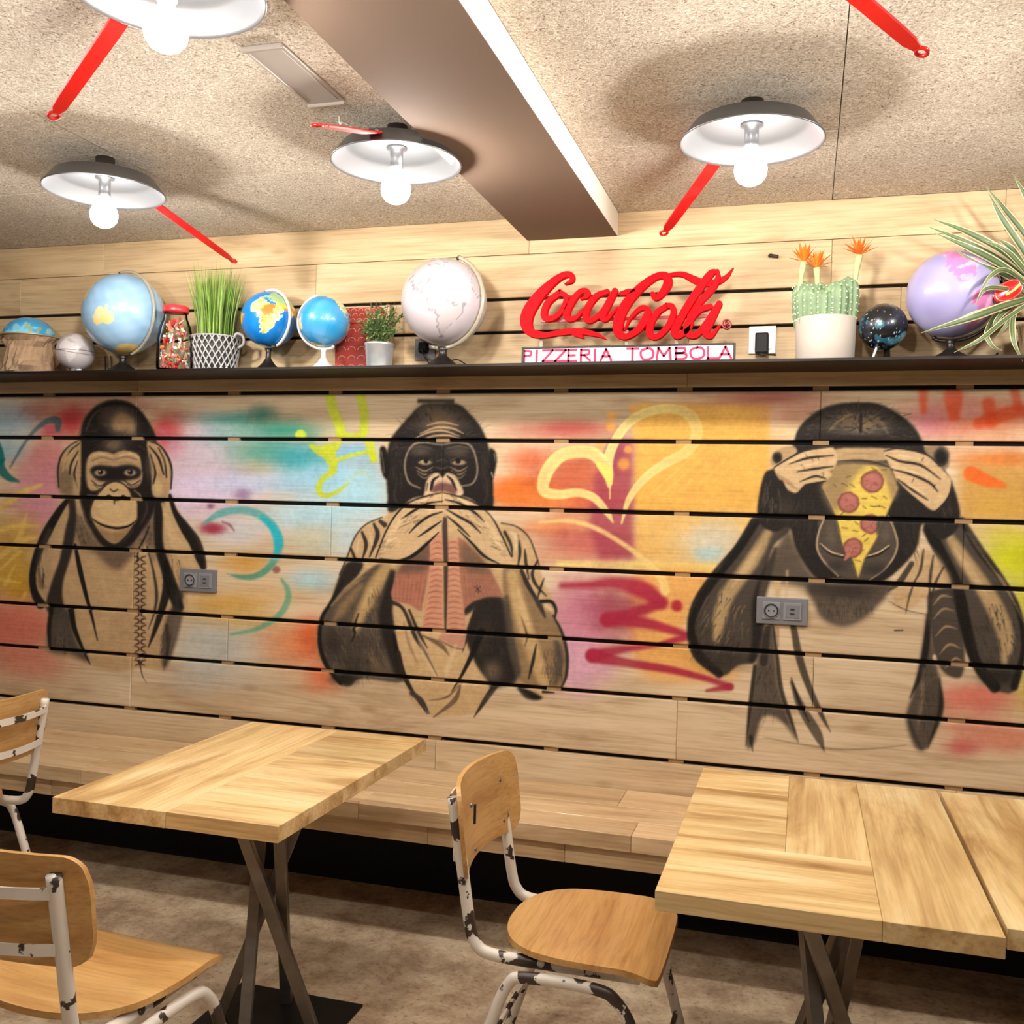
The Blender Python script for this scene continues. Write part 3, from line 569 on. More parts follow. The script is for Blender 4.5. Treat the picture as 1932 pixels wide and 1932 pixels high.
    for k in range(8): S([(890+20*k, 1010+18*k), (905+24*k, 1200-3*k)], [3, 6, 3], (128, 84, 66), .5, 1.2)
    G([(710, 850), (772, 840), (778, 1382), (658, 1382), (690, 1200), (705, 1050)], (208, 146, 116), 1.2, 1, False); G([(805, 870), (860, 870), (872, 1100), (906, 1340), (906, 1392), (800, 1387)], (206, 148, 118), 1.2, 1, False)
    for k in range(17):
        y = 890+30*k; x0 = np.interp(y, [860, 1050, 1200, 1380], [712, 706, 692, 660]); x1 = np.interp(y, [870, 1100, 1380], [860, 872, 906])
        S([(x0+4, y+6), (x0+35, y-4), (772, y+2)], [5, 8, 4], (150, 92, 74), .75, 1.2); S([(806, y), (840, y-6), (x1-3, y+4)], [5, 8, 4], (150, 94, 76), .7, 1.2)
    S([(785, 760), (792, 1000), (790, 1380)], [30, 26, 12], (84, 54, 46), .9, 2); G([(770, 1388), (906, 1394), (896, 1472), (820, 1452), (755, 1418)], (196, 142, 116), 1.4, 1, False); S([(755, 1425), (830, 1465), (892, 1478)], [6, 10, 6], (120, 80, 64), .8, 1.5)
    for p in ([(950, 1130), (985, 1160)], [(985, 1130), (955, 1160)], [(965, 1125), (972, 1165)]): S(p, 6, (96, 60, 54), .8, 1)
    # head
    G([(470, 620), (462, 450), (480, 335), (520, 270), (590, 190), (650, 132), (700, 118), (860, 122), (930, 180), (990, 250), (1030, 350), (1050, 480), (1058, 620), (1052, 700), (985, 700), (900, 640), (640, 640), (560, 690), (478, 720)], (40, 30, 26), 1.6)
    G([(635, 94), (842, 94), (842, 122), (635, 120)], (50, 36, 30), 1.4, .95, False)
    B(760, 215, 150, 75, (142, 114, 82), .85); B(720, 160, 90, 40, (120, 94, 66), .7); hairs(760, 330, 260, 200, 110, (96, 76, 56), 46, 6, .5, 9); hairs(760, 330, 230, 190, 60, (46, 35, 29), 40, 7, .6, 10)
    for p in ([(620, 312), (700, 278), (780, 270), (870, 300)], [(650, 286), (740, 252), (830, 258), (890, 285)], [(640, 330), (720, 300), (810, 296), (880, 318)], [(690, 240), (770, 222), (860, 240)]): S(p, [4, 10, 10, 4], (206, 172, 128), .85, 1.6)
    G([(428, 372), (462, 362), (482, 450), (472, 542), (440, 500)], K, 1.4); S([(436, 385), (446, 440), (452, 500)], [8, 5, 7], (150, 124, 92), .7, 1.4); G([(1030, 380), (1068, 382), (1076, 450), (1058, 530), (1040, 542)], K, 1.4); S([(1060, 395), (1066, 440)], [9, 5], (170, 140, 104), .7, 1.4); S([(1045, 500), (1052, 525)], 8, (190, 164, 140), .8, 1.2)
    S([(700, 333), (620, 343), (577, 400), (566, 480), (590, 555), (650, 588)], [10, 13, 11, 11, 11, 8], (158, 136, 108), .9, 1.6); S([(690, 335), (770, 346), (850, 334), (925, 350), (958, 420), (966, 500), (940, 560), (880, 576)], [8, 9, 10, 13, 10, 11, 11, 8], (158, 136, 108), .9, 1.6)
    for x in (650, 860): B(x, 382, 66, 26, (104, 86, 68), .85); S([(x-60, 368), (x, 356), (x+60, 366)], [4, 8, 4], (150, 126, 96), .6, 2)
    for x, s_ in ((676, 1), (866, -1)):
        B(x, 442, 40, 19, (172, 146, 112), .95, 3); S([(x-46, 442), (x, 424), (x+46, 440)], [5, 10, 5], (22, 16, 14), .95, 1.4); B(x+6*s_, 438, 13, 14, (22, 16, 14), 1, 4)
        for q in range(3): S([(x-50+6*q, 470+20*q), (x, 492+20*q), (x+46-6*q, 470+20*q)], [4, 10-2*q, 4], (172, 142, 102), .8, 1.5)
    S([(740, 440), (770, 430), (800, 440)], [5, 9, 5], (96, 78, 60), .8, 1.5); S([(735, 470), (770, 480), (805, 468)], [5, 8, 5], (120, 98, 74), .7, 1.5)
    G([(678, 600), (690, 542), (720, 510), (750, 504), (776, 528), (800, 504), (840, 518), (870, 560), (888, 625), (780, 645), (678, 645)], (214, 184, 148), 1.5)
    S([(712, 595), (722, 545), (752, 522)], [18, 16, 8], K, .95, 1.4); S([(846, 595), (826, 545), (800, 520)], [16, 15, 8], K, .95, 1.4); G([(715, 605), (740, 566), (780, 555), (830, 570), (855, 615), (780, 645)], (128, 82, 74), 2); S([(686, 600), (692, 560)], 6, D_, .8, 1.4); S([(690, 505), (750, 492), (800, 492), (850, 508)], 8, K, .9, 1.5)
    # joined hands
    SK = (208, 176, 132)
    G([(772, 608), (690, 628), (600, 660), (540, 700), (480, 780), (430, 880), (398, 982), (520, 992), (600, 962), (680, 892), (752, 832), (778, 760), (782, 680)], SK, 1.4)
    G([(772, 608), (850, 628), (920, 650), (990, 690), (1050, 760), (1110, 860), (1152, 960), (1182, 1032), (1080, 1002), (1000, 962), (940, 892), (870, 822), (800, 742), (780, 680)], SK, 1.4)
    for pts, w in (([(772, 660), (690, 672), (610, 715), (545, 758)], [6, 12, 14, 5]), ([(772, 718), (705, 740), (645, 780), (590, 835)], [6, 13, 14, 5]), ([(766, 770), (705, 812), (640, 856)], [6, 14, 6]), ([(768, 612), (680, 632), (590, 666), (520, 730), (460, 830), (405, 970)], [5, 9, 9, 10, 9, 8]), ([(752, 832), (690, 892), (610, 960), (520, 994)], [6, 14, 20, 8]),
                   ([(790, 650), (870, 672), (950, 720), (1005, 772)], [6, 13, 14, 5]), ([(790, 700), (860, 742), (930, 782), (985, 835)], [6, 13, 14, 5]), ([(800, 742), (860, 792), (925, 855)], [6, 14, 6]), ([(776, 612), (860, 632), (960, 672), (1042, 742), (1102, 850), (1155, 965)], [5, 9, 9, 9, 10, 8]), ([(860, 815), (940, 895), (1005, 962), (1085, 1004)], [6, 14, 16, 6])):
        S(pts, w, K, .92, 1.3)
    r = random.Random(4)
    for _ in range(46):
        t, q = r.random(), r.uniform(-1, 1)
        for sx in (1, -1):
            x = 770-sx*(40+300*t); y = 640+300*t+40*q
            S([(x, y), (x-sx*r.uniform(15, 40), y+r.uniform(5, 22))], [2, r.uniform(5, 12), 2], D_, .6, 1.2, 3)
    for pts in ([(700, 640), (640, 665)], [(690, 690), (630, 730)], [(860, 645), (920, 672)], [(880, 700), (940, 740)], [(470, 880), (520, 860)], [(1040, 850), (1080, 900)]): S(pts, [6, 16, 6], W_, .8, 2)
    S([(430, 975), (520, 990), (590, 970)], [8, 14, 6], D_, .7, 2)

def paint_eye_monkey():
    frame(1280, 720, .37257)
    # arms first
    G([(440, 670), (560, 690), (560, 760), (485, 830), (445, 950), (405, 1080), (425, 1250), (392, 1410), (300, 1440), (230, 1490), (150, 1450), (80, 1370), (48, 1270), (60, 1180), (120, 1060), (200, 960), (300, 830), (380, 710)], (92, 74, 55), 1.8)
    S([(475, 720), (405, 850), (325, 970), (240, 1090), (205, 1210), (190, 1300)], [30, 64, 70, 72, 66, 30], (178, 150, 106), .92, 7)
    S([(385, 710), (300, 845), (185, 985), (95, 1120), (62, 1240), (95, 1375), (205, 1480)], [50, 46, 52, 52, 40, 56, 40], K, .92, 3); S([(490, 850), (445, 980), (405, 1120), (405, 1300), (372, 1410)], [26, 54, 66, 66, 40], (44, 34, 28), .92, 5); B(230, 1400, 120, 60, (70, 56, 44), .7)
    hairs(200, 1250, 130, 200, 60, (58, 45, 36), 70, 8, .45, 21, 1.9); hairs(240, 1200, 120, 200, 30, (160, 132, 94), 70, 7, .4, 22, 1.9)
    G([(1250, 700), (1420, 690), (1500, 830), (1600, 960), (1680, 1080), (1742, 1200), (1755, 1380), (1705, 1560), (1630, 1572), (1540, 1522), (1470, 1400), (1420, 1250), (1390, 1080), (1330, 900), (1260, 800)], (98, 79, 59), 1.8)
    S([(1350, 750), (1425, 870), (1525, 1015), (1605, 1150), (1660, 1300), (1650, 1420)], [30, 64, 76, 86, 76, 30], (184, 155, 110), .92, 7); S([(1540, 1200), (1590, 1320), (1570, 1420)], [14, 30, 10], (96, 76, 56), .7, 4)
    S([(1265, 750), (1342, 900), (1405, 1050), (1455, 1250), (1505, 1420), (1600, 1545)], [60, 64, 76, 64, 54, 60], K, .92, 3); S([(1435, 700), (1525, 850), (1645, 1010), (1722, 1160), (1748, 1350), (1700, 1545)], [30, 44, 30, 28, 30, 40], K, .88, 3); B(1620, 1490, 110, 50, (46, 40, 32), .8)
    hairs(1590, 1300, 120, 180, 60, (62, 48, 38), 70, 8, .45, 23, 1.3)
    # neck, tunic
    G([(560, 740), (620, 860), (700, 990), (770, 1030), (700, 1060), (560, 1030), (480, 1010), (440, 1000), (485, 850)], (74, 58, 46), 6, .9); S([(500, 1010), (500, 1090)], [40, 26], L_, .8, 3); S([(550, 960), (545, 1090)], [18, 10], L_, .6, 3)
    G([(650, 1030), (800, 1010), (1070, 1010), (1060, 1080), (985, 1165), (900, 1225), (820, 1242), (730, 1205), (680, 1120)], (92, 74, 57), 4, .95); B(850, 1060, 180, 40, (60, 47, 38), .8); B(850, 1190, 90, 40, (140, 114, 84), .6)
    G([(1180, 900), (1260, 850), (1340, 920), (1385, 1050), (1260, 1100), (1150, 1160), (1080, 1120), (1110, 1000)], (196, 162, 118), 4, .9)
    for pts, w in (([(1240, 850), (1225, 950), (1190, 1020)], [10, 14, 4]), ([(1290, 880), (1275, 980), (1270, 1080)], [8, 16, 8]), ([(1340, 940), (1300, 1020), (1280, 1100)], [8, 14, 6]), ([(1200, 1000), (1170, 1080), (1150, 1170)], [6, 10, 4]), ([(1180, 920), (1120, 1010), (1060, 1060)], [26, 30, 10])): S(pts, w, D_, .8, 2)
    S([(1060, 1110), (1150, 1155), (1240, 1175), (1330, 1195)], [3, 6, 5, 3], K, .8, 1); S([(1095, 1258), (1135, 1258)], 9, K, .9, 1)
    G([(445, 1240), (485, 1235), (495, 1400), (512, 1550), (560, 1700), (602, 1822), (520, 1720), (430, 1700), (385, 1830), (345, 1850), (360, 1650), (392, 1420)], (94, 77, 60), 3, .95)
    for pts, w, c in (([(580, 1235), (612, 1400), (662, 1550), (720, 1680), (768, 1772)], [34, 40, 34, 26, 5], (50, 40, 34)), ([(570, 1520), (622, 1650), (700, 1780), (738, 1872)], [16, 44, 50, 5], (96, 78, 62)), ([(570, 1500), (610, 1620), (660, 1720)], [8, 16, 6], K), ([(480, 1240), (500, 1400), (520, 1560), (575, 1730), (605, 1825)], [10, 20, 24, 18, 4], K), ([(385, 1440), (360, 1650), (342, 1840)], [20, 20, 6], K), ([(365, 1800), (375, 1872)], [24, 5], D_), ([(500, 1250), (505, 1340)], [20, 8], (170, 140, 104)), ([(450, 1250), (430, 1420)], [30, 40], (60, 48, 40))): S(pts, w, c, .9, 2)
    G([(1260, 1170), (1300, 1380), (1332, 1550), (1335, 1680), (1285, 1820), (1240, 1872), (1190, 1842), (1150, 1700), (1192, 1560), (1222, 1400), (1242, 1280)], (92, 74, 57), 3, .95)
    S([(1275, 1070), (1262, 1250), (1232, 1450), (1172, 1600)], [16, 32, 34, 8], K, .88, 2.5); S([(1320, 1500), (1328, 1660), (1262, 1850)], [10, 26, 8], K, .8, 3); S([(1240, 1450), (1230, 1600), (1210, 1760)], [16, 30, 10], (142, 116, 86), .7, 5); S([(1160, 1680), (1190, 1780), (1230, 1860)], [6, 18, 6], (70, 56, 46), .7, 3)
    S([(430, 1800), (600, 1832), (800, 1860), (1000, 1856), (1150, 1840)], [3, 6, 7, 6, 3], D_, .6, 1.5); B(920, 1750, 60, 20, (170, 134, 92), .6)
    G([(1265, 1080), (1380, 1045), (1402, 1150), (1442, 1300), (1452, 1420), (1425, 1502), (1340, 1472), (1292, 1370), (1272, 1200)], (72, 57, 47), 2, .95)
    for pts in ([(1290, 1130), (1330, 1085), (1385, 1090)], [(1290, 1200), (1340, 1150), (1395, 1160)], [(1300, 1290), (1350, 1240), (1410, 1250)], [(1320, 1380), (1370, 1330), (1430, 1350)], [(1350, 1450), (1400, 1400), (1440, 1420)]): S(pts, [4, 14, 4], (176, 146, 108), .75, 1.8)
    S([(1295, 1390), (1300, 1420)], 20, W_, .8, 2)
    S([(1540, 880), (1600, 960), (1640, 1010), (1700, 1120), (1745, 1210)], [5, 8, 20, 8, 4], (150, 124, 92), .9, 1.5)
    # head
    G([(400, 690), (430, 480), (490, 430), (575, 330), (600, 250), (650, 190), (720, 140), (800, 112), (900, 102), (1000, 107), (1080, 140), (1150, 190), (1212, 262), (1245, 325), (1340, 430), (1405, 560), (1425, 720), (1330, 800), (1240, 720), (1200, 860), (1060, 1000), (960, 1010), (800, 1000), (700, 1000), (600, 860), (560, 740), (480, 760)], (46, 36, 30), 1.6)
    hairs(920, 260, 290, 130, 150, (112, 90, 66), 50, 7, .5, 31); B(880, 195, 180, 60, (138, 114, 84), .85); B(960, 230, 110, 60, (146, 122, 90), .75); hairs(910, 230, 220, 90, 70, (60, 47, 38), 50, 7, .6, 32)
    S([(924, 160), (922, 250)], [8, 16], (34, 25, 22), .95, 2); S([(600, 300), (650, 210), (740, 150), (860, 118)], [30, 24, 14, 6], (56, 44, 36), .8, 4); S([(1225, 310), (1170, 220), (1080, 155)], [30, 26, 10], (44, 34, 28), .8, 4)
    B(920, 285, 200, 16, (40, 30, 26), .8)
    G([(466, 400), (480, 360), (520, 338), (580, 325), (600, 360), (540, 420), (478, 425)], (176, 146, 106), 1.5); B(500, 385, 26, 30, K, .95, 2.5); G([(1245, 330), (1330, 320), (1370, 350), (1368, 432), (1320, 440), (1270, 385)], (150, 124, 92), 1.5); B(1328, 382, 34, 44, K, .95, 2.5)
    hairs(470, 600, 50, 110, 40, (110, 90, 70), 50, 7, .5, 33, 1.6); hairs(1360, 620, 40, 90, 24, (96, 78, 60), 50, 7, .5, 34, 1.6)
    # muzzle
    G([(740, 690), (710, 760), (704, 840), (740, 912), (800, 972), (870, 1002), (960, 1002), (1040, 952), (1092, 882), (1107, 820), (1087, 740), (1060, 690)], (98, 80, 62), 1.5)
    S([(740, 685), (708, 765), (702, 845), (740, 915), (810, 985)], [6, 9, 9, 9, 5], (190, 166, 132), .9, 1.5); S([(1062, 680), (1092, 750), (1108, 820), (1090, 885), (1040, 952), (965, 1004)], [6, 9, 9, 9, 9, 5], (190, 166, 132), .9, 1.5)
    B(770, 780, 34, 60, (120, 98, 74), .8); B(1045, 760, 30, 60, (120, 98, 74), .8); B(1000, 950, 60, 34, (60, 48, 40), .7); B(800, 930, 50, 30, (60, 48, 40), .7)
    for pts in ([(716, 826), (770, 868), (835, 888)], [(945, 892), (1010, 872), (1066, 836)]): S(pts, [5, 14, 8], K, .95, 1.4); S([(p[0], p[1]-8) for p in pts], [3, 7, 4], W_, .95, 1.2)
    # pizza slice
    G([(775, 415), (1060, 420), (1112, 540), (1060, 660), (1000, 800), (940, 900), (908, 1002), (880, 900), (832, 840), (800, 700), (725, 540)], (222, 192, 88), 1.5, 1, False)
    G([(775, 415), (960, 410), (900, 470), (860, 540), (810, 650), (775, 650), (722, 540)], (150, 124, 88), 6, .92); G([(1000, 410), (1075, 420), (1115, 540), (1085, 600), (1050, 500)], (150, 122, 92), 4, .85); S([(770, 420), (900, 402), (1065, 425)], [20, 26, 20], (120, 98, 74), .9, 3)
    S([(725, 540), (800, 700), (832, 840), (880, 905), (908, 1002)], 6, (70, 56, 40), .8, 1.5); S([(1112, 545), (1060, 660), (1000, 800), (940, 900)], 6, (110, 90, 50), .7, 1.5)
    for x, y, rx, ry in ((980, 506, 60, 56), (862, 608, 54, 52), (972, 720, 46, 48), (880, 842, 50, 50)):
        B(x, y, rx*1.05, ry*1.05, (110, 58, 56), .97, 9); B(x, y, rx*.88, ry*.88, (178, 110, 98), .97, 7); hairs(x, y, rx*.5, ry*.5, 7, (130, 70, 66), 22, 6, .7, int(x))
    S([(860, 875), (842, 900)], [26, 10], (186, 110, 100), .95, 1.5); G([(1010, 690), (1050, 690), (1020, 770), (1000, 770)], (98, 80, 62), 2, .9)
    r = random.Random(8)
    for x, y in ((840, 520), (880, 525), (790, 525), (770, 460), (860, 480), (940, 590), (990, 585), (1045, 585), (940, 635), (985, 630), (1010, 630), (1030, 632), (900, 715), (840, 740), (895, 755), (860, 700), (950, 800), (930, 850), (830, 665), (990, 440), (1040, 445), (940, 775), (905, 905)):
        an = r.uniform(-.8, .8); l = r.uniform(8, 16); S([(x-l*math.cos(an), y+l*math.sin(an)), (x+l*math.cos(an), y-l*math.sin(an))], [5, 13, 5], (92, 74, 36), .9, 1.1, 2)
    # hands over the eyes
    SK = (208, 175, 130)
    G([(790, 345), (920, 335), (1060, 342), (1068, 392), (985, 402), (900, 396), (800, 402)], (186, 155, 112), 1.6); S([(760, 328), (920, 318), (1085, 332)], [8, 14, 8], K, .9, 2); S([(800, 402), (900, 398), (985, 406), (1075, 435)], [5, 9, 9, 5], D_, .9, 1.5); S([(830, 370), (920, 362), (1010, 372)], [4, 7, 4], (140, 112, 80), .6, 2)
    G([(485, 435), (560, 388), (640, 350), (770, 330), (805, 380), (792, 430), (758, 450), (780, 470), (742, 502), (690, 512), (640, 522), (600, 562), (560, 552), (525, 512)], SK, 1.4)
    G([(1040, 352), (1120, 340), (1250, 368), (1322, 430), (1382, 500), (1365, 580), (1302, 652), (1240, 622), (1160, 562), (1108, 502), (1085, 450)], SK, 1.4)
    for pts, w in (([(560, 415), (660, 385), (785, 372)], [5, 13, 6]), ([(600, 455), (690, 440), (782, 428)], [5, 13, 6]), ([(615, 505), (690, 478), (745, 490)], [5, 12, 6]), ([(485, 432), (560, 386), (640, 348), (770, 328)], [6, 9, 9, 6]), ([(640, 522), (700, 512), (745, 502)], [6, 10, 6]), ([(520, 505), (540, 560), (560, 620)], [20, 24, 10]),
                   ([(1050, 372), (1120, 402), (1225, 422), (1325, 492)], [6, 13, 13, 6]), ([(1078, 442), (1180, 470), (1272, 512), (1312, 556)], [6, 13, 13, 6]), ([(1108, 492), (1180, 545), (1262, 598)], [6, 13, 6]), ([(1040, 350), (1120, 338), (1250, 366), (1322, 428)], [6, 9, 9, 6]), ([(1108, 505), (1165, 565), (1242, 625)], [5, 12, 8]), ([(1385, 500), (1366, 585), (1302, 655)], [5, 9, 6])):
        S(pts, w, (44, 33, 28), .92, 1.3)
    for pts in ([(640, 365), (655, 385)], [(668, 380), (682, 402)], [(700, 375), (712, 398)], [(730, 460), (735, 478)], [(1190, 490), (1182, 510)], [(1300, 520), (1290, 540)], [(620, 420), (640, 440)], [(1240, 385), (1230, 400)]): S(pts, [5, 7, 3], D_, .8, 1)
    for pts in ([(560, 405), (640, 370)], [(600, 435), (700, 412)], [(1120, 372), (1220, 392)], [(1140, 445), (1260, 480)], [(1160, 520), (1240, 565)]): S(pts, [8, 18, 8], W_, .7, 2.5)
    S([(500, 470), (540, 500), (600, 545)], [10, 22, 8], (150, 120, 88), .7, 3); B(545, 640, 34, 70, (96, 76, 60), .5)

def paint_highlights():
    frame(0, 720, .3106)
    for pts, w, c, a in (([(520, 300), (560, 210), (620, 160)], [5, 12, 5], (110, 84, 62), .8), ([(455, 400), (405, 465), (378, 545)], [8, 18, 8], L_, .8), ([(470, 455), (444, 530)], [8, 14, 6], L_, .8), ([(545, 456), (600, 437), (680, 450)], [5, 13, 5], W_, .6), ([(722, 448), (790, 436), (845, 462)], [5, 13, 5], W_, .6),
                         ([(980, 420), (1012, 500), (1022, 600)], [6, 14, 6], L_, .7), ([(925, 470), (955, 550)], [6, 12, 6], L_, .7), ([(590, 760), (640, 740), (700, 748)], [6, 18, 6], W_, .5), ([(270, 1020), (255, 1130), (275, 1230)], [10, 30, 10], (208, 176, 130), .6), ([(620, 1180), (640, 1330), (660, 1500)], [10, 40, 10], (206, 172, 126), .5),
                         ([(505, 760), (520, 840), (560, 900)], [6, 14, 5], (96, 74, 55), .7), ([(880, 700), (890, 780), (850, 870)], [6, 16, 5], (96, 74, 55), .7)): S(pts, w, c, a, 2.2)
    hairs(230, 1180, 40, 140, 26, (64, 49, 39), 60, 7, .4, 51, 1.5); hairs(1040, 1180, 60, 160, 26, (80, 62, 48), 60, 7, .4, 52, 1.4); hairs(380, 1560, 60, 70, 20, (60, 47, 38), 50, 7, .4, 53, 1.6); hairs(1010, 1560, 40, 100, 20, (66, 52, 41), 50, 7, .4, 54, 1.7); hairs(500, 900, 50, 80, 20, (84, 64, 48), 46, 6, .5, 55, 1.2); hairs(890, 930, 40, 90, 20, (84, 64, 48), 46, 6, .5, 56, 1.9)
    frame(570, 720, .34156)
    for pts, w, c, a in (([(1150, 830), (1180, 860), (1180, 930)], [8, 34, 8], W_, .7), ([(1220, 880), (1240, 940)], [6, 22, 6], W_, .6), ([(310, 880), (300, 950)], [6, 26, 6], W_, .7), ([(370, 830), (385, 900)], [6, 20, 6], W_, .6), ([(560, 740), (500, 830), (450, 930)], [8, 26, 8], W_, .5), ([(1000, 760), (1060, 840), (1110, 940)], [8, 26, 8], W_, .5),
                         ([(640, 1420), (690, 1540), (760, 1660)], [8, 26, 6], W_, .5), ([(850, 1450), (810, 1560), (790, 1650)], [8, 30, 6], W_, .5), ([(1190, 1150), (1220, 1260), (1260, 1380)], [8, 34, 8], (214, 182, 132), .6), ([(420, 1090), (370, 1180), (330, 1260)], [8, 30, 8], (206, 174, 122), .6), ([(520, 560), (510, 640), (540, 680)], [4, 9, 4], (84, 68, 54), .7), ([(1010, 520), (1020, 600), (1010, 670)], [4, 9, 4], (84, 68, 54), .6)): S(pts, w, c, a, 3)
    hairs(520, 470, 40, 170, 40, (84, 67, 52), 46, 6, .45, 61, 1.6); hairs(1010, 470, 30, 170, 36, (84, 67, 52), 46, 6, .45, 62, 1.5); hairs(1380, 1560, 60, 110, 40, (84, 66, 50), 60, 7, .4, 63, 1.5); hairs(1040, 1450, 70, 180, 36, (92, 73, 55), 60, 7, .35, 64, 1.6); hairs(420, 1300, 70, 180, 40, (60, 47, 37), 60, 8, .35, 65, 1.4)
    frame(1280, 720, .37257)
    for pts, w, c, a in (([(1400, 850), (1480, 960), (1560, 1080)], [8, 36, 8], (208, 178, 132), .6), ([(420, 820), (350, 930), (270, 1040)], [8, 34, 8], (206, 176, 128), .6), ([(1460, 760), (1540, 880)], [6, 14, 4], (170, 142, 106), .6), ([(760, 250), (820, 190), (890, 160)], [6, 22, 6], (166, 140, 104), .5), ([(960, 170), (1020, 200), (1060, 260)], [6, 22, 6], (160, 134, 98), .5), ([(1180, 1080), (1120, 1100), (1080, 1090)], [4, 12, 4], (150, 122, 90), .5)): S(pts, w, c, a, 3)
    hairs(640, 700, 60, 140, 50, (74, 59, 46), 56, 7, .45, 71, 1.8); hairs(1170, 760, 50, 150, 46, (74, 59, 46), 56, 7, .45, 72, 1.3); hairs(860, 1120, 150, 60, 60, (60, 47, 38), 50, 7, .4, 73, 1.57); hairs(450, 1560, 50, 180, 36, (64, 51, 42), 60, 7, .4, 74, 1.7); hairs(1270, 1600, 50, 170, 36, (64, 51, 42), 60, 7, .4, 75, 1.6); hairs(560, 900, 60, 90, 30, (110, 88, 66), 50, 7, .4, 76, 1.9); hairs(900, 160, 250, 50, 60, (44, 34, 28), 36, 6, .5, 77)
paint_sprays(); paint_ear_monkey(); paint_mouth_monkey(); paint_eye_monkey(); paint_highlights()
CAN[..., :3] = np.clip(CAN[..., :3]*(1+0.11*HAIR+0.10*NOI)[..., None], 0, 1)
# the figures are painted in charcoal: greyer and deeper than the coloured sprays
_c = CAN[..., :3]; _l = _c@np.array([.3, .59, .11], np.float32); _s = _c.max(-1)-_c.min(-1)
_w = np.clip((0.56-_l)/0.2, 0, 1)*np.clip((0.24-_s)/0.07, 0, 1)
CAN[..., :3] = np.where(_w[..., None] > 0, (_c*(1-.42*_w[..., None])+_l[..., None]*.42*_w[..., None])*(1-.17*_w[..., None]), _c)
# colours measured from the photograph (sRGB) -> linear pigment
RGBL = CAN[..., :3]; RGBL = np.where(RGBL <= 0.04045, RGBL/12.92, ((RGBL+0.055)/1.055)**2.4)*0.86
def sample_paint(x, z):
    P = np.stack([x-CAM[0], np.zeros_like(x)-CAM[1], z-CAM[2]], -1)
    d = P@CF; px = 966+FPX*(P@CR)/d-CX0-0.5; py = 966-FPX*(P@CU)/d-CY0-0.5
    px = np.clip(px, 0, CW-1.01); py2 = np.clip(py, 0, CH-1.01)
    xi, yi = px.astype(int), py2.astype(int); fx, fy = (px-xi)[:, None], (py2-yi)[:, None]
    def at(a): return (a[yi, xi]*(1-fx)+a[yi, xi+1]*fx)*(1-fy)+(a[yi+1, xi]*(1-fx)+a[yi+1, xi+1]*fx)*fy
    rgb = at(RGBL); al = at(CAN[..., 3:4])
    al = al*np.clip((py+12)/10, 0, 1)[:, None]
    return np.concatenate([rgb, al], 1)
# ------------------------------------------------------------------ the room shell
X0, X1, YB = -4.6, 1.9, -6.0
CEIL = 2.60
GAP = 0.016
floor = struct(box('floor', (0, 0, -0.05), ((X1-X0), -YB+0.1, 0.1), 'concrete', loc=((X0+X1)/2, (YB+0.1)/2, 0)), 'mottled grey brown concrete floor')
wall = struct(box('wall_back', (0, 0, 0), (X1-X0, 0.06, 2.70), 'slot_dark', loc=((X0+X1)/2, 0.052, 1.35)), 'pale plank wall with dark slots and a painted mural')
wx, wy, wz = wall.location
def wall_child(o, x, y, z):
    o.parent = wall; o.location = (x-wx, y-wy, z-wz); return o
PS = 0.0038
def plank(x0, x1, z0, z1, mat, painted):
    xc, zc = (x0+x1)/2, (z0+z1)/2
    if not painted:
        bm = bmesh.new(); bbox(bm, (0, 0.011, 0), (x1-x0, 0.022, z1-z0), 0.0012); o = frombm('plank', bm, mat)
        return wall_child(o, xc, 0, zc)
    nx, nz = int((x1-x0)/PS)+1, int((z1-z0)/PS)+1
    xs, zs = np.linspace(x0, x1, nx), np.linspace(z0, z1, nz)
    XX, ZZ = np.meshgrid(xs, zs); x, z = XX.ravel(), ZZ.ravel()
    y = np.zeros_like(x)
    edge = (np.arange(nz)[:, None] % (nz-1) == 0) | (np.arange(nx)[None] % (nx-1) == 0); y[edge.ravel()] = 0.0012
    V = np.stack([x-xc, y, z-zc], 1); idx = np.arange(nx*nz).reshape(nz, nx)
    Q = np.stack([idx[:-1, :-1], idx[:-1, 1:], idx[1:, 1:], idx[1:, :-1]], -1).reshape(-1, 4)
    ring = np.concatenate([idx[0, :-1], idx[:-1, -1], idx[-1, :0:-1], idx[:0:-1, 0]]); n0 = len(V); k = len(ring)
    V2 = V[ring].copy(); V2[:, 1] = 0.022; V = np.concatenate([V, V2])
    j = np.arange(k); Q2 = np.stack([ring[j], n0+j, n0+(j+1) % k, ring[(j+1) % k]], 1)
    Q = np.concatenate([Q, Q2]).astype(np.int32)
    me = bpy.data.meshes.new('plank'); me.vertices.add(len(V)); me.vertices.foreach_set('co', V.astype(np.float32).ravel())
    me.loops.add(Q.size); me.loops.foreach_set('vertex_index', Q.ravel()); me.polygons.add(len(Q))
    me.polygons.foreach_set('loop_start', np.arange(0, Q.size, 4, dtype=np.int32)); me.update(calc_edges=True); me.validate()
    c = sample_paint(x, z); c = np.concatenate([c, c[ring]]); set_colors(me, c)
    return wall_child(link('plank', me, mat), xc, 0, zc)
g = GAP/2
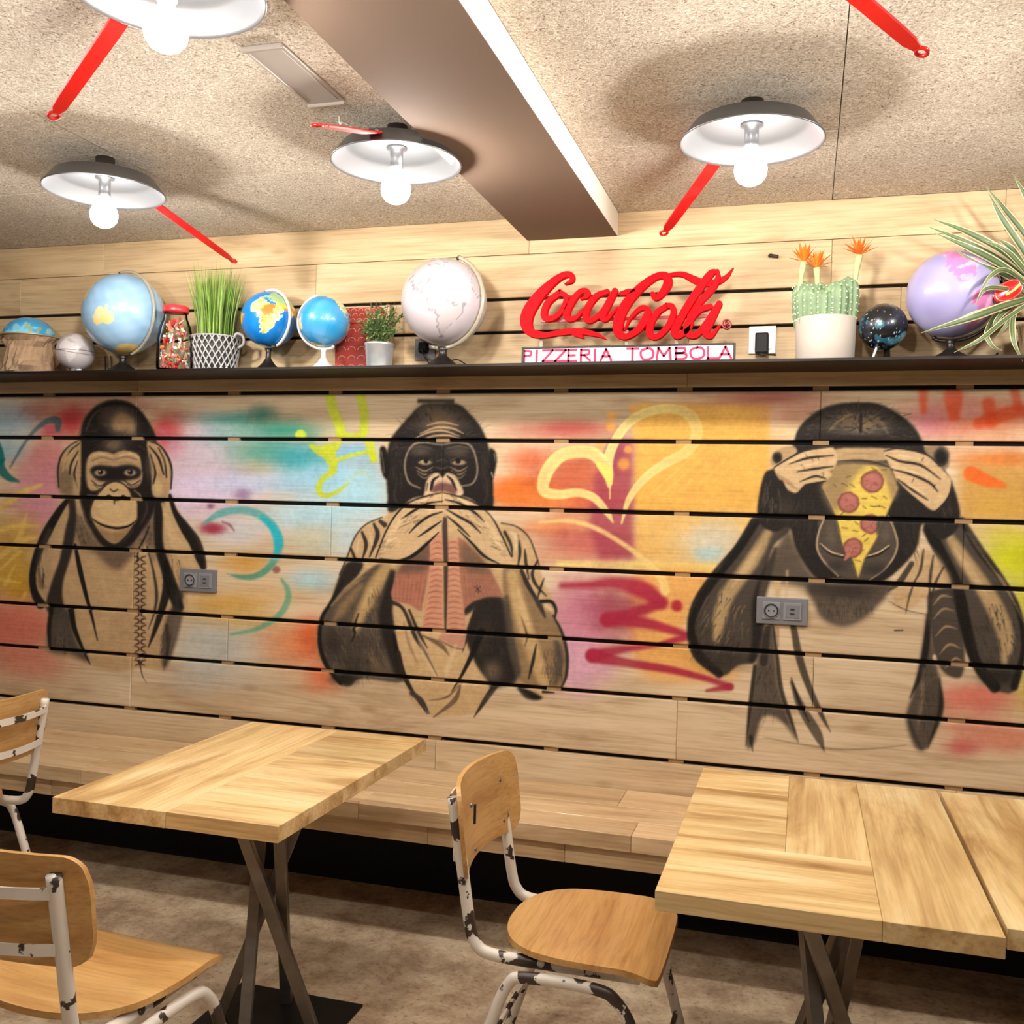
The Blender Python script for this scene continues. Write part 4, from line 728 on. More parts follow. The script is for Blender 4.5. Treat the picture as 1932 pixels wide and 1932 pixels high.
ROWS = [(2.463, CEIL, [-2.96, -1.032, 0.62], 0), (2.292+g*.8, 2.461, [-3.4, -1.93, 0.07], 0), (2.165+g*.8, 2.292-g*.8, [-2.6, -1.4, 0.3], 0), (1.941+g, 2.165-g*.8, [-2.77, -0.42], 0),
        (1.75+g, 1.941-g, [-2.77, 0.047], 1), (1.488+g, 1.75-g, [-3.7, -1.36, 0.9], 1), (1.266+g, 1.488-g, [-1.835, 0.52], 1), (1.004+g, 1.266-g, [-2.77, 0.99], 1),
        (0.812+g, 1.004-g, [-2.30, 0.047], 1), (0.582+g, 0.812-g, [-2.77, -0.424], 1), (0.36, 0.582-g, [-3.2, -1.36, 0.52], 0)]
for z0, z1, cuts, pt in ROWS:
    e = [X0]+cuts+[X1]
    for a, b_ in zip(e[:-1], e[1:]): plank(a+0.0006, b_-0.0006, z0, z1, 'wall_wood' if pt else 'upper_wood' if z1 > 2.0 else 'low_wood', pt)
bm = bmesh.new(); bbox(bm, (0, 0, 0), (0.055, 0.016, GAP+0.004), 0.001); sp = frombm('spacer', bm, 'spacer'); sp_me = sp.data; first = True
for z in (1.941, 1.75, 1.488, 1.266, 1.004, 0.812, 0.582):
    for k in range(-7, 6):
        x = -0.893+0.47*k
        if not (X0+.1 < x < X1-.1): continue
        o = sp if first else bpy.data.objects.new('spacer', sp_me)
        if not first: COL.objects.link(o)
        first = False; wall_child(o, x+random.uniform(-.006, .006), 0.0135, z)

ceil = struct(box('ceiling', (0, 0, 0), (X1-X0, -YB+0.1, 0.08), 'slot_dark', loc=((X0+X1)/2, (YB+0.1)/2, CEIL+0.052)), 'wood wool acoustic board ceiling')
xs_ = [X0, -3.37, -2.165, -1.04, -0.69, 0.066, 1.266, X1]; ys_ = [0.0, -0.655, -1.855, -3.055, -4.255, YB]
for a, b_ in zip(xs_[:-1], xs_[1:]):
    if abs(a+1.04) < 1e-6: continue
    for c, d in zip(ys_[:-1], ys_[1:]):
        bm = bmesh.new(); bbox(bm, (0, 0, 0), (b_-a-0.0022, c-d-0.0012, 0.014), 0.0015)
        o = frombm('ceiling_panel', bm, 'wood_wool'); o.parent = ceil
        o.location = ((a+b_)/2-ceil.location.x, (c+d)/2-ceil.location.y, CEIL+0.007-ceil.location.z+random.uniform(-.0008, .0008))
bm = bmesh.new(); bbox(bm, (0, 0, 0), (0.35, -YB, 0.10), 0.002)
beam = struct(frombm('trim_1', bm, 'beam_paint', loc=(-0.865, YB/2, 2.514+0.05)), 'boxed beam with white sides and taupe soffit under the ceiling')
box('soffit_board', (0, 0, -0.0505), (0.346, -YB-.002, 0.003), 'soffit_taupe', beam, bev=0.0005)

# ------------------------------------------------------------------ bench along the wall
bench = thing('wall_bench', 'long fixed oak bench seat along the foot of the plank wall', 'bench', (-1.35, -0.25, 0))
def bench_child(name, x0, x1, y0, y1, z0, z1, mat='bench_wood'):
    o = box(name, (0, 0, 0), (x1-x0-.001, y1-y0-.0008, z1-z0), mat, bev=0.002); o.parent = bench
    o.location = ((x0+x1)/2+1.35, (y0+y1)/2+0.25, (z0+z1)/2); return o
for y0, y1, z0, cuts in ((-0.21, -0.001, 0.42, [-4.5, -3.1, -1.72, -0.6, 0.55, 1.85]), (-0.36, -0.21, 0.42, [-4.5, -3.6, -2.3, -1.15, 0.1, 1.0, 1.85]), (-0.505, -0.36, 0.405, [-4.5, -3.3, -2.6, -1.45, -0.5, 0.35, 1.85])):
    for a, b_ in zip(cuts[:-1], cuts[1:]): bench_child('seat_plank', a, b_, y0, y1, z0, 0.46)
cuts = [-4.5, -3.5, -2.75, -1.9, -1.2, -0.72, -0.3, 0.5, 1.2, 1.85]
for a, b_ in zip(cuts[:-1], cuts[1:]): bench_child('apron_board', a, b_, -0.485, -0.46, 0.34, 0.405)
bench_child('shade_board', -4.5, 1.85, -0.06, -0.005, 0, 0.42, 'slot_dark')  # added board; its black stands for the deep shade under the bench

# ------------------------------------------------------------------ shelf
shelf = thing('wall_shelf', 'long thin dark steel shelf carrying globes, plants and signs', 'shelf', (-1.35, 0, 1.998))
box('shelf_plate', (0, -0.1395, 0.00325), (6.3, 0.279, 0.0065), 'shelf_steel', shelf, bev=0.0015)
box('front_lip', (0, -0.2785, 0.002), (6.3, 0.003, 0.010), 'shelf_steel', shelf, bev=0.0008)
SZ = 2.0045

# ------------------------------------------------------------------ tables
def table(x0, x1, y0, y1, planks, label, base_dx=0.03):
    cx, cy = (x0+x1)/2, (y0+y1)/2; t = thing('cafe_table', label, 'table', (cx, cy, 0), 0, 'oak tables with crossed steel legs')
    for a, b_, c, d, ax in planks:
        px0, px1 = x0+(x1-x0)*a, x0+(x1-x0)*b_; py0, py1 = y0+(y1-y0)*c, y0+(y1-y0)*d
        bm = bmesh.new(); bbox(bm, (0, 0, 0), (px1-px0-.0006, py1-py0-.0006, 0.04), 0.0012)
        o = frombm('top_plank', bm, 'table_wood_x' if ax == 'x' else 'table_wood_y', t); o.location = ((px0+px1)/2-cx, (py0+py1)/2-cy, 0.73+random.uniform(-.0006, .0006))
    box('top_plate', (base_dx, 0, 0.706), (0.36, 0.36, 0.008), 'table_steel', t, bev=0.001)
    box('base_plate', (base_dx, 0, 0.004), (0.41, 0.41, 0.008), 'black_steel', t, bev=0.001)
    for k in range(4):
        a0 = math.radians(38+90*k); a1 = a0+math.radians(148); r0, r1 = 0.125, 0.145
        p = Vector((base_dx+r1*math.cos(a1), r1*math.sin(a1), 0.008)); q = Vector((base_dx+r0*math.cos(a0), r0*math.sin(a0), 0.703))
        d = q-p; bm = bmesh.new(); bbox(bm, (0, 0, d.length/2), (0.032, 0.032, d.length), 0.002)
        o = frombm('leg', bm, 'table_steel', t); o.location = p; o.rotation_mode = 'QUATERNION'; o.rotation_quaternion = d.to_track_quat('Z', 'Y')
    return t
table(-1.767, -1.138, -1.605, -0.68, [(0, .26, 0, 1, 'y'), (.26, .52, 0, 1, 'y'), (.52, 1, 0, .16, 'x'), (.52, 1, .16, .36, 'x'), (.52, 1, .36, .62, 'x'), (.52, 1, .62, .82, 'x'), (.52, 1, .82, 1, 'x')],
      'oak table whose long planks lie beside short cross planks, by the mouth covering gorilla')
table(-0.262, 0.368, -1.682, -0.702, [(0, .67, 0, .33, 'x'), (0, .385, .33, .56, 'x'), (0, .385, .56, .79, 'x'), (0, .385, .79, 1, 'x'), (.385, .67, .33, 1, 'y'), (.67, 1, 0, 1, 'y')],
      'oak table with a broad saw marked front plank, drawn up to a white framed chair')
table(0.378, 1.008, -1.635, -0.705, [(0, .36, 0, 1, 'y'), (.36, .7, 0, 1, 'y'), (.7, 1, 0, 1, 'y')], 'oak table of lengthwise planks pushed against another table side')

# ------------------------------------------------------------------ chairs
def strip_geo(path, h, t):
    """flat bar: path points, height h along z, thickness t across"""
    V, F = [], []; P = [Vector(p) for p in path]; m = len(P)
    for i in range(m):
        d = (P[min(i+1, m-1)]-P[max(i-1, 0)]).normalized(); s = d.cross(Vector((0, 0, 1))).normalized()
        for a, b_ in ((-1, -1), (1, -1), (1, 1), (-1, 1)): V.append(P[i]+s*a*t/2+Vector((0, 0, b_*h/2)))
    for i in range(m-1):
        for k in range(4): F.append((i*4+k, i*4+(k+1) % 4, i*4+4+(k+1) % 4, i*4+4+k))
    F.append((3, 2, 1, 0)); F.append(tuple((m-1)*4+k for k in range(4))); return V, F
def seat_geo():
    half = [(-.205, 0), (-.197, .08), (-.165, .152), (-.105, .2), (-.02, .219), (.08, .222), (.155, .216), (.186, .20), (.194, .16), (.196, 0)]
    out = half+[(x, -y) for x, y in half[-2:0:-1]]; O = spline(out, 4, closed=True); n = len(O); V, F = [], []; rings = 8
    def zz(x, y, s): return 0.466-0.011*(1-min(1, (x*x+y*y)/.04))-0.030*max(0, (x-.10)/.096)**2
    for top in (1, 0):
        for i in range(rings, -1, -1):
            s = i/rings if i else 0.001
            q = s if not (top and i == rings) else 0.993
            for k in range(n):
                x, y = O[k]*q; V.append((x, y, zz(x, y, s)-(0 if top else .015)-(.0015 if top and i == rings else 0)))
    R = rings+1
    for t in (0, 1):
        for i in range(rings):
            for k in range(n):
                a = (t*R+i)*n+k; b_ = (t*R+i)*n+(k+1) % n; c = a+n; d = b_+n
                F.append((a, b_, d, c) if t == 0 else (a, c, d, b_))
    for k in range(n): F.append((k, R*n+k, R*n+(k+1) % n, (k+1) % n))
    return V, F
def back_geo():
    V, F = [], []; nu, nv = 56, 10
    for side in (0, 1):
        for i in range(nu+1):
            u = -1+2*i/nu; au = abs(u)
            dd = max(0, .232*au-.184); hh = .109-.048+math.sqrt(max(0, .048**2-dd*dd))*.98+.0006
            for j in range(nv+1):
                v = -1+2*j/nv; z = .716+hh*v+.004*(1-u*u)
                x = -.250-.047*(1-u*u)-.030*(z-.62)/.25
                V.append((x-(.011 if side else 0), .232*u*(1-.015*abs(v)**4), z))
    S_ = (nu+1)*(nv+1)
    for s in (0, 1):
        for i in range(nu):
            for j in range(nv):
                a = s*S_+i*(nv+1)+j; q = (a, a+1, a+nv+2, a+nv+1); F.append(q if s else q[::-1])
    edge = [i*(nv+1) for i in range(nu+1)]+[nu*(nv+1)+j for j in range(1, nv+1)]+[i*(nv+1)+nv for i in range(nu-1, -1, -1)]+[j for j in range(nv-1, 0, -1)]
    for a, b_ in zip(edge, edge[1:]+edge[:1]): F.append((a, b_, b_+S_, a+S_))
    return V, F
def make_chair():
    t = thing('cafe_chair', '', 'chair', group='chipped white tube chairs with plywood seats')
    V, F = seat_geo(); mesh('seat', V, F, 'ply', t, smooth=True)
    V, F = back_geo(); bk = mesh('backrest', V, F, 'ply', t, smooth=True)
    for o in t.children:
        for p in o.data.polygons: p.use_smooth = True
        o.data.set_sharp_from_angle(angle=math.radians(40))
    bm = bmesh.new(); bbox(bm, (-.281, -.10, .735), (.006, .005, .05), 0.001); sl = frombm('slot', bm, 'socket_hole', bk)
    for s in (-1, 1):
        y = .178*s
        tube('side_tube', spline([(-.312, y, .795), (-.298, y, .71), (-.282, y, .62), (-.262, y, .50), (-.246, y, .455), (-.21, y, .433), (-.10, y, .430), (.05, y, .431), (.15, y, .432)], 5), .0145, 'chipped_white', t, 12)
        y = .195*s; lp = tube('leg_loop', spline([(-.285, 1.19*y, .012), (-.235, 1.15*y, .16), (-.192, 1.12*y, .285), (-.152, 1.10*y, .385), (-.105, 1.10*y, .408), (.055, 1.10*y, .408), (.108, 1.11*y, .384), (.148, 1.12*y, .315), (.19, 1.15*y, .17), (.235, 1.19*y, .012)], 6), .0138, 'chipped_white', t, 12)
        for x in (-.289, .239): lathe('rubber_foot', [(0, 0), (.018, 0), (.018, .016), (.014, .022), (0, .022)], 'rubber', lp, (x, 1.195*y, 0), n=14)
        for z, x in ((.655, -.284), (.762, -.298)): lathe('rivet', [(0, .004), (.005, .003), (.006, 0)], 'steel', t, (x+.052*.25, .12*s, z), (0, math.radians(90), 0), 10)
    for z, xo in ((.652, -.292), (.762, -.306)):
        pts = [(xo-.050*(1-(y/.195)**2)-.004, y, z) for y in np.linspace(-.178, .178, 13)]
        V, F = strip_geo(pts, .022, .004); mesh('back_bar', V, F, 'chipped_white', t)
    for x in (-.08, .10): tube('crossbar', [(x, -.195, .436), (x, .195, .436)], .009, 'chipped_white', t, 10)
    tube('brace', [(-.225, -.222, .19), (-.225, .222, .19)], .007, 'chipped_white', t, 8); tube('brace', [(.19, -.222, .17), (.19, .222, .17)], .007, 'chipped_white', t, 8)
    return t
def copy_tree(o, parent=None):
    c = o.copy(); COL.objects.link(c); c.parent = parent
    for ch in list(o.children): copy_tree(ch, c)
    return c
ch = make_chair()
spots = [((-0.480, -1.21, 0), 0.0, 'chipped white tube chair facing the edge of the saw marked oak table'),
         ((-1.475, -1.795, 0), math.radians(87), 'chipped white tube chair at the head of the oak table, back bars showing'),
         ((-2.80, -1.0, 0), math.radians(180), 'chipped white tube chair standing by the bench below the ear covering chimpanzee')]
for i, (loc, rz, lab) in enumerate(spots):
    o = ch if i == 0 else copy_tree(ch)
    o.location = loc; o.rotation_euler = (0, 0, rz); o['label'] = lab

# ------------------------------------------------------------------ pan lamps
RIMZ = 2.49
def handle_geo():
    V, F = [], []; sec = [(.170, .019, .028), (.195, .021, .018), (.235, .021, .004), (.31, .0205, -.020), (.40, .0195, -.048), (.48, .0185, -.074), (.522, .017, -.088), (.536, .011, -.093), (.546, .008, -.096)]
    prof = [(-1, 0), (-.86, .004), (.86, .004), (1, 0), (.9, -.0035), (-.9, -.0035)]
    for x, w, z in sec:
        for a, b_ in prof: V.append((x, a*w, z+b_))
    n = len(prof)
    for i in range(len(sec)-1):
        for k in range(n): F.append((i*n+k, i*n+(k+1) % n, (i+1)*n+(k+1) % n, (i+1)*n+k))
    F.append(tuple(range(n))[::-1]); F.append(tuple((len(sec)-1)*n+k for k in range(n))); return V, F
def make_lamp():
    t = thing('pan_lamp', '', 'lamp', group='frying pan ceiling lamps')
    lathe('pan', [(0, .052), (.140, .052), (.157, .046), (.186, .006), (.1905, .002), (.191, -.001), (.188, -.002), (.1835, .004), (.154, .041), (.138, .047), (0, .047)], 'steel', t, n=64)
    lathe('ceiling_rose', [(0, .052), (.028, .052), (.030, .056), (.030, .110), (0, .110)], 'pan_outer', t, n=24)
    lathe('lamp_holder', [(0, .047), (.030, .047), (.030, .042), (.019, .040), (.019, -.006), (.021, -.016), (.016, -.021), (0, -.021)], 'steel', t, n=24)
    bl = lathe('bulb', [(.011, -.020), (.014, -.026), (.022, -.036), (.034, -.048), (.0415, -.062), (.0435, -.076), (.040, -.093), (.030, -.107), (.015, -.115), (0, -.117)], 'bulb_glow', t, n=24)
    V, F = handle_geo(); h = mesh('handle', V, F, 'handle_red', t)
    ring = [(.556+.0115*math.cos(a), .0115*math.sin(a), -.099-.30*.0115*math.cos(a)) for a in np.linspace(0, 2*math.pi, 18, endpoint=False)]
    tube('hanging_ring', ring, .0042, 'handle_red', h, 8, closed=True)
    for y in (-.009, .009): lathe('rivet', [(0, .006), (.005, .004), (.006, 0)], 'steel', h, (.188, y, .029), n=10)
    return t
lamp = make_lamp()
LAMPS = [((-0.161, -0.915), (-.33, .528), 'grey pan lamp right of the beam, red handle slanting toward the plank wall'),
         ((-1.168, -0.960), (.033, -.505), 'grey pan lamp beside the beam, its red handle folded over its near rim'),
         ((-2.217, -0.915), (.141, .5325), 'grey pan lamp above the potted grass, thin red handle pointing down to it'),
         ((-1.225, -1.965), (-.436, .228), 'grey pan lamp nearest the grey ceiling plate, broad red handle pointing away from the beam'),
         ((-0.200, -1.985), (.707, .707), 'red pan lamp handle hanging alone from above, dark underside showing'),
         ((-2.35, -1.95), (-.4, .6), 'unseen pan lamp added to light the room'), ((0.90, -0.93), (.5, -.5), 'unseen pan lamp added to light the room'), ((0.85, -1.96), (.3, .6), 'unseen pan lamp added to light the room'),  # these and the next are unseen lamps, added only for room light
         ((-1.0, -3.2), (-.4, .6), 'unseen pan lamp added to light the room')]
for i, ((x, y), (dx, dy), lab) in enumerate(LAMPS):
    o = lamp if i == 0 else copy_tree(lamp)
    o.location = (x, y, RIMZ); o.rotation_euler = (0, 0, math.atan2(dy, dx)); o['label'] = lab
# ceiling plate
t = thing('ceiling_plate', 'flat grey rectangular metal plate fixed to the ceiling beside the beam', 'ceiling plate', (-1.287, -1.345, CEIL))
box('plate', (0, 0, -.005), (0.112, 0.335, 0.008), 'vent_grey', t, bev=0.002); box('end_lip', (0, .168, -.009), (0.112, 0.007, 0.016), 'vent_grey', t, bev=0.002); box('end_lip', (0, -.168, -.008), (0.112, 0.007, 0.013), 'vent_grey', t, bev=0.002)
for s in (-1, 1): box('side_rib', (s*.045, 0, -.010), (0.004, 0.30, 0.004), 'vent_grey', t, bev=0.001)
t = thing('ceiling_hook', 'tiny white hook on the ceiling with a fine wire beside the grey plate', 'hook', (-1.30, -1.07, CEIL))
tube('hook_stem', [(0, 0, 0), (0, 0, -.02), (.004, 0, -.026), (.008, 0, -.022)], .0018, 'switch_white', t, 8); tube('wire', spline([(0, 0, -.018), (.03, .0, -.03), (.06, .05, -.045)], 5), .0007, 'switch_white', t, 6)

# ------------------------------------------------------------------ wall sockets
def double_socket(x, z, label):
    t = thing('double_socket', label, 'socket', (x, 0, z), 0, 'grey double sockets on the mural')
    bm = bmesh.new(); bbox(bm, (0, -.006, 0), (.175, .012, .095), .003, 2); fr = frombm('frame', bm, 'socket_grey', t)
    for s in (-1, 1):
        bm = bmesh.new(); bbox(bm, (s*.036, -.0135, 0), (.062, .005, .062), .0015); md = frombm('insert', bm, 'socket_face', t)
        if s < 0:
            lathe('socket_well', [(.024, .0), (.024, .003), (.021, .003), (.019, -.001), (0, -.001)], 'socket_hole', md, (s*.036, -.0162, 0), (math.radians(90), 0, 0), 28)
            for k in (-1, 1): lathe('pin_hole', [(0, .001), (.003, .001), (.003, 0)], 'slot_dark', md, (s*.036+k*.009, -.0168, 0), (math.radians(90), 0, 0), 10)
            lathe('well_rim', [(.024, .0), (.025, .004), (.027, .004), (.028, 0)], 'socket_grey', md, (s*.036, -.016, 0), (math.radians(90), 0, 0), 28)
        else:
            box('cover_flap', (s*.036, -.0165, 0), (.046, .003, .046), 'socket_grey', md, bev=.001)
            for k in (-1, 1): box('usb_port', (s*.036, -.0183, k*.008), (.014, .0012, .006), 'socket_hole', md)
    return t
double_socket(-2.4415, 1.1515, 'dark grey double socket by the elbow of the ear covering chimpanzee'); double_socket(-0.0655, 1.153, 'grey double socket on the chest side of the eye covering chimpanzee')
# ------------------------------------------------------------------ things on the shelf
def at(px, py, y):
    """photo point -> (x, y, z) on the vertical plane y, and metres per photo pixel there"""
    d = CF + CR*(px-966)/FPX - CU*(py-966)/FPX; t = (y-CAM[1])/d[1]; p = CAM+d*t
    return Vector(p), t/FPX
AFR = [(-17, 15), (-16, 21), (-10, 29), (-6, 35), (10, 37), (11, 33), (20, 31), (32, 31), (37, 21), (43, 12), (51, 12), (45, 2), (40, -5), (40, -15), (35, -20), (33, -27), (26, -34), (18, -34), (14, -22), (12, -15), (13, -6), (9, 1), (8, 4), (-4, 5), (-8, 4), (-13, 9)]
EUR = [(-9, 38), (-9, 43), (-1, 44), (-4, 48), (2, 51), (8, 54), (10, 58), (5, 60), (12, 66), (25, 71), (40, 67), (60, 69), (75, 73), (105, 77), (140, 73), (170, 69), (180, 66), (162, 58), (156, 52), (140, 55), (130, 43), (127, 37), (121, 38), (121, 30), (110, 21), (107, 11), (100, 13), (103, 2), (98, 10), (92, 22), (86, 20), (80, 14), (77, 8), (72, 20), (66, 25), (57, 26), (59, 22), (52, 16), (44, 13), (35, 29), (36, 36), (27, 37), (23, 37), (19, 42), (13, 45), (18, 40), (15, 38), (9, 44), (3, 42), (-1, 37)]
AUS = [(114, -22), (122, -18), (130, -12), (136, -12), (140, -17), (143, -11), (153, -26), (150, -37), (140, -38), (131, -31), (116, -35)]
NAM = [(-168, 66), (-155, 71), (-125, 70), (-95, 72), (-82, 68), (-92, 60), (-80, 52), (-78, 60), (-65, 58), (-56, 52), (-65, 45), (-75, 39), (-81, 30), (-80, 25), (-84, 30), (-97, 27), (-97, 20), (-88, 21), (-88, 16), (-83, 10), (-79, 8), (-86, 12), (-105, 20), (-112, 30), (-117, 33), (-124, 42), (-130, 54), (-150, 60), (-165, 60)]
SAM = [(-78, 8), (-72, 12), (-60, 9), (-50, 0), (-35, -7), (-40, -21), (-48, -27), (-58, -37), (-65, -42), (-68, -53), (-74, -50), (-72, -30), (-70, -18), (-81, -5)]
GRL = [(-55, 60), (-42, 60), (-20, 72), (-22, 82), (-60, 82), (-70, 77), (-54, 68)]
def inpoly(lon, lat, P):
    ins = np.zeros(lon.shape, bool); n = len(P)
    for i in range(n):
        ax, ay = P[i]; bx, by = P[(i+1) % n]
        if ay == by: continue
        c = ((ay > lat) != (by > lat)) & (lon < ax+(lat-ay)*(bx-ax)/(by-ay)); ins ^= c
    return ins
def sphere_geo(r, nu=176, nv=88):
    V = []; F = []
    for j in range(nv+1):
        la = -math.pi/2+math.pi*j/nv
        for i in range(nu): lo = 2*math.pi*i/nu-math.pi; V.append((r*math.cos(la)*math.cos(lo), r*math.cos(la)*math.sin(lo), r*math.sin(la)))
    for j in range(nv):
        for i in range(nu): F.append((j*nu+i, j*nu+(i+1) % nu, (j+1)*nu+(i+1) % nu, (j+1)*nu+i))
    V = np.array(V); lo = np.degrees(np.arctan2(V[:, 1], V[:, 0])); la = np.degrees(np.arcsin(np.clip(V[:, 2]/r, -1, 1)))
    return V, F, lo, la
def wob(lo, la, s, seed):
    rr = np.random.default_rng(seed); v = np.zeros_like(lo)
    x = np.cos(np.radians(la))*np.cos(np.radians(lo)); y = np.cos(np.radians(la))*np.sin(np.radians(lo)); z = np.sin(np.radians(la))
    for k in range(10):
        d = rr.normal(size=3)*s; v += np.sin(d[0]*x+d[1]*y+d[2]*z+rr.random()*6)
    return v/3.2
def globe_colors(style, lo, la):
    n1, n2, n3 = wob(lo, la, 5, 1), wob(lo, la, 12, 2), wob(lo, la, 25, 4)
    lo2, la2 = lo+2*n3+1.5*n2, la+1.5*n3
    land = np.zeros(lo.shape, bool)
    for P in (AFR, EUR, AUS, NAM, SAM, GRL): land |= inpoly(lo2, la2, P)
    land |= (la < -72)
    def c(rgb): return np.array(lin(rgb))
    col = np.zeros((len(lo), 3))
    grat = (np.abs((lo+7.5) % 15-7.5) < 0.5) | (np.abs((la+7.5) % 15-7.5) < 0.5)
    if style == 'pale':
        col[:] = c((142, 178, 208)); col += (n2*.03)[:, None]; col[land] = c((226, 196, 120)); col[land & (n1 > .3)] = c((206, 200, 150)); ice = la > 74; col[ice] = c((228, 226, 214))
    elif style == 'bright':
        col[:] = c((8, 122, 206)); col += (np.maximum(n1, 0)*.03)[:, None]*np.array([.3, 1, 1]); col[land] = c((238, 190, 70)); col[land & (n2 > .35)] = c((226, 226, 140)); col[land & (n2 < -.45)] = c((208, 122, 48)); eu = land & (la > 38); col[eu] = c((150, 182, 130))
        coast = inpoly(lo2+3, la2, AFR) ^ inpoly(lo2-3, la2, AFR); col[coast & ~land] = c((226, 236, 220))
    elif style == 'light':
        col[:] = c((66, 156, 210)); col += (n1*.03)[:, None]; col[land] = c((226, 206, 150)); col[land & (n2 > .3)] = c((150, 190, 150)); col[grat] = col[grat]*.85
    elif style == 'white':
        col[:] = c((196, 187, 192)); col += (n1*.02)[:, None]
        lo3, la3 = lo2, la2; l2 = np.zeros(lo.shape, bool)
        for P in (AFR, EUR, AUS, NAM, SAM, GRL): l2 |= inpoly(lo3+2.6, la3+2.0, P)
        col[land] = c((188, 178, 180)); col[l2 ^ land] = c((150, 140, 146)); pass
    elif style == 'star':
        col[:] = c((16, 16, 20)); cl = (n1 > .35); col[cl] = c((44, 92, 110)); col[n1 > .75] = c((86, 132, 142)); col[(n3 > 1.45)] = c((190, 200, 200)); col[(n2 < -1.0)] = c((24, 40, 70))
    elif style == 'silver':
        col[:] = c((182, 172, 172)); col[land] = c((206, 198, 196)); col[np.abs(la) < 1.5] = c((120, 112, 112))
    elif style == 'pink':
        col[:] = c((158, 152, 196)); col += (n1*.03)[:, None]; col[land] = c((206, 122, 176)); col[land & (n2 < -.4)] = c((190, 110, 160)); col[land & (n2 > .6)] = c((226, 168, 206))
    elif style == 'dome':
        col[:] = c((60, 160, 214)); col[(n1 > .3)] = c((120, 196, 226)); col[(n1+n2 > 1.2)] = c((150, 206, 214)); col[(n2 < -.9)] = c((150, 170, 120))
    return np.concatenate([np.clip(col, 0.002, .95), np.ones((len(lo), 1))], 1)
def globe_rot(lon, lat, roll):
    """turn the ball so (lon, lat) faces the viewer's side (-y), then roll about that axis"""
    R1 = Matrix.Rotation(-math.radians(lon), 4, 'Z')          # lon -> +x
    R2 = Matrix.Rotation(math.radians(lat), 4, 'Y')           # lat down to the equator
    R3 = Matrix.Rotation(-math.pi/2, 4, 'Z')                  # +x -> -y
    return Matrix.Rotation(math.radians(roll), 4, 'Y')@R3@R2@R1
def ball(t, c, r, style, lon, lat, roll, mat='globe_paint'):
    az = math.atan2(t.location.x-CAM[0], t.location.y-CAM[1])
    V, F, lo, la = sphere_geo(r); cols = globe_colors(style, lo, la)
    R = np.array((Matrix.Rotation(-az, 4, 'Z')@globe_rot(lon, lat, roll)).to_3x3()); V = V@R.T
    o = mesh('ball', V, F, mat, t, c, smooth=True); set_colors(o.data, cols); return o
def arc(t, c, r, tilt, side, mat, rad=.005, a0=-100, a1=100, name='meridian_arm', yaw=0, flat=None):
    """half ring round the ball; side angle in the picture plane where its middle lies"""
    pts = []
    for a in np.linspace(math.radians(a0), math.radians(a1), 40):
        v = Vector((r*math.cos(a+math.radians(side)), 0, r*math.sin(a+math.radians(side)))); v.rotate(Matrix.Rotation(math.radians(yaw), 4, 'Z')); pts.append(Vector(c)+v)
    return tube(name, pts, rad, mat, t, 8)
def globe(px, py, rpx, y, style, lon, lat, roll, label, stand='black', arm=None, name='desk_globe', yaw=0):
    p, s = at(px, py, y); r = rpx*s; h = p.z-SZ
    t = thing(name, label, 'globe', (p.x, y, SZ)); c = (0, 0, h)
    ball(t, c, r, style, lon, lat, roll)
    if arm:
        side, mat, rad, a0, a1 = arm; arc(t, c, r*1.07, 0, side, mat, rad, a0, a1, yaw=yaw)
        for k in (a0, a1):
            a = math.radians(side+k)
            if abs(k) < 105: lathe('pivot', [(0, .006), (.006, .005), (.008, 0), (.006, -.006), (0, -.008)], 'globe_black' if stand != 'white' else 'globe_white', t, (r*1.05*math.cos(a)*math.cos(math.radians(yaw)), r*1.05*math.cos(a)*math.sin(math.radians(yaw)), h+r*1.05*math.sin(a)), (0, math.pi/2-a, 0), 12)
    zb = h-r*1.05
    if zb > 0.012:
        mat = {'black': 'globe_black', 'white': 'globe_white', 'clear': 'clear_stand', 'dark': 'globe_black'}[stand]
        rb_ = min(r*.62, .082); lathe('stand', [(0, 0), (rb_, 0), (rb_, .004), (rb_*.8, .008), (r*.22, zb*.35+.004), (r*.10, zb*.6), (r*.09, zb*.85), (r*.13, zb), (0, zb)], mat, t, n=32)
    return t
globe(234, 593, 75, -.176, 'pale', 168, -18, -6, 'big pale blue globe with one yellow continent, between silver globe and sweet jar', 'black', (15, 'clear_stand', .006, -90, 85), yaw=-12)
globe(508, 603, 52, -.12, 'bright', 27, 6, 12, 'bright blue globe turned to yellow Africa, next to the potted grass', 'dark', (28, 'globe_white', .006, -95, 75), yaw=-18)
globe(612, 607, 48, -.16, 'light', -150, -2, 14, 'small sky blue globe on a white pedestal and white arm', 'white', (195, 'globe_white', .0055, -85, 95), yaw=10)
globe(838, 570, 81, -.172, 'white', -60, 10, -6, 'big whitish globe with grey outlines and clear arm', 'black', (-20, 'clear_stand', .008, -90, 90), yaw=-14)
globe(1797, 556, 82, -.158, 'pink', -108, 12, 8, 'big lilac globe with pink continents beside the spiky plant', 'dark', (-15, 'globe_black', .005, -95, 90), yaw=-10)
# silver globe with a white foot
p, s = at(143, 664, -.17); r = 35*s; t = thing('silver_globe', 'small silver grey globe on a stubby white foot', 'globe', (p.x, -.17, SZ))
ball(t, (0, 0, p.z-SZ), r, 'silver', 40, 10, 5); lathe('seam_band', [(r*1.0, -.002), (r*1.02, -.001), (r*1.02, .001), (r, .002)], 'silver', t, (0, 0, p.z-SZ), n=40)
for sx in (-1, 1): lathe('foot', [(0, 0), (.014, 0), (.013, .012), (.012, p.z-SZ-r*.88), (0, p.z-SZ-r*.88)], 'globe_white', t, (sx*.012+.004, 0, 0), n=16)
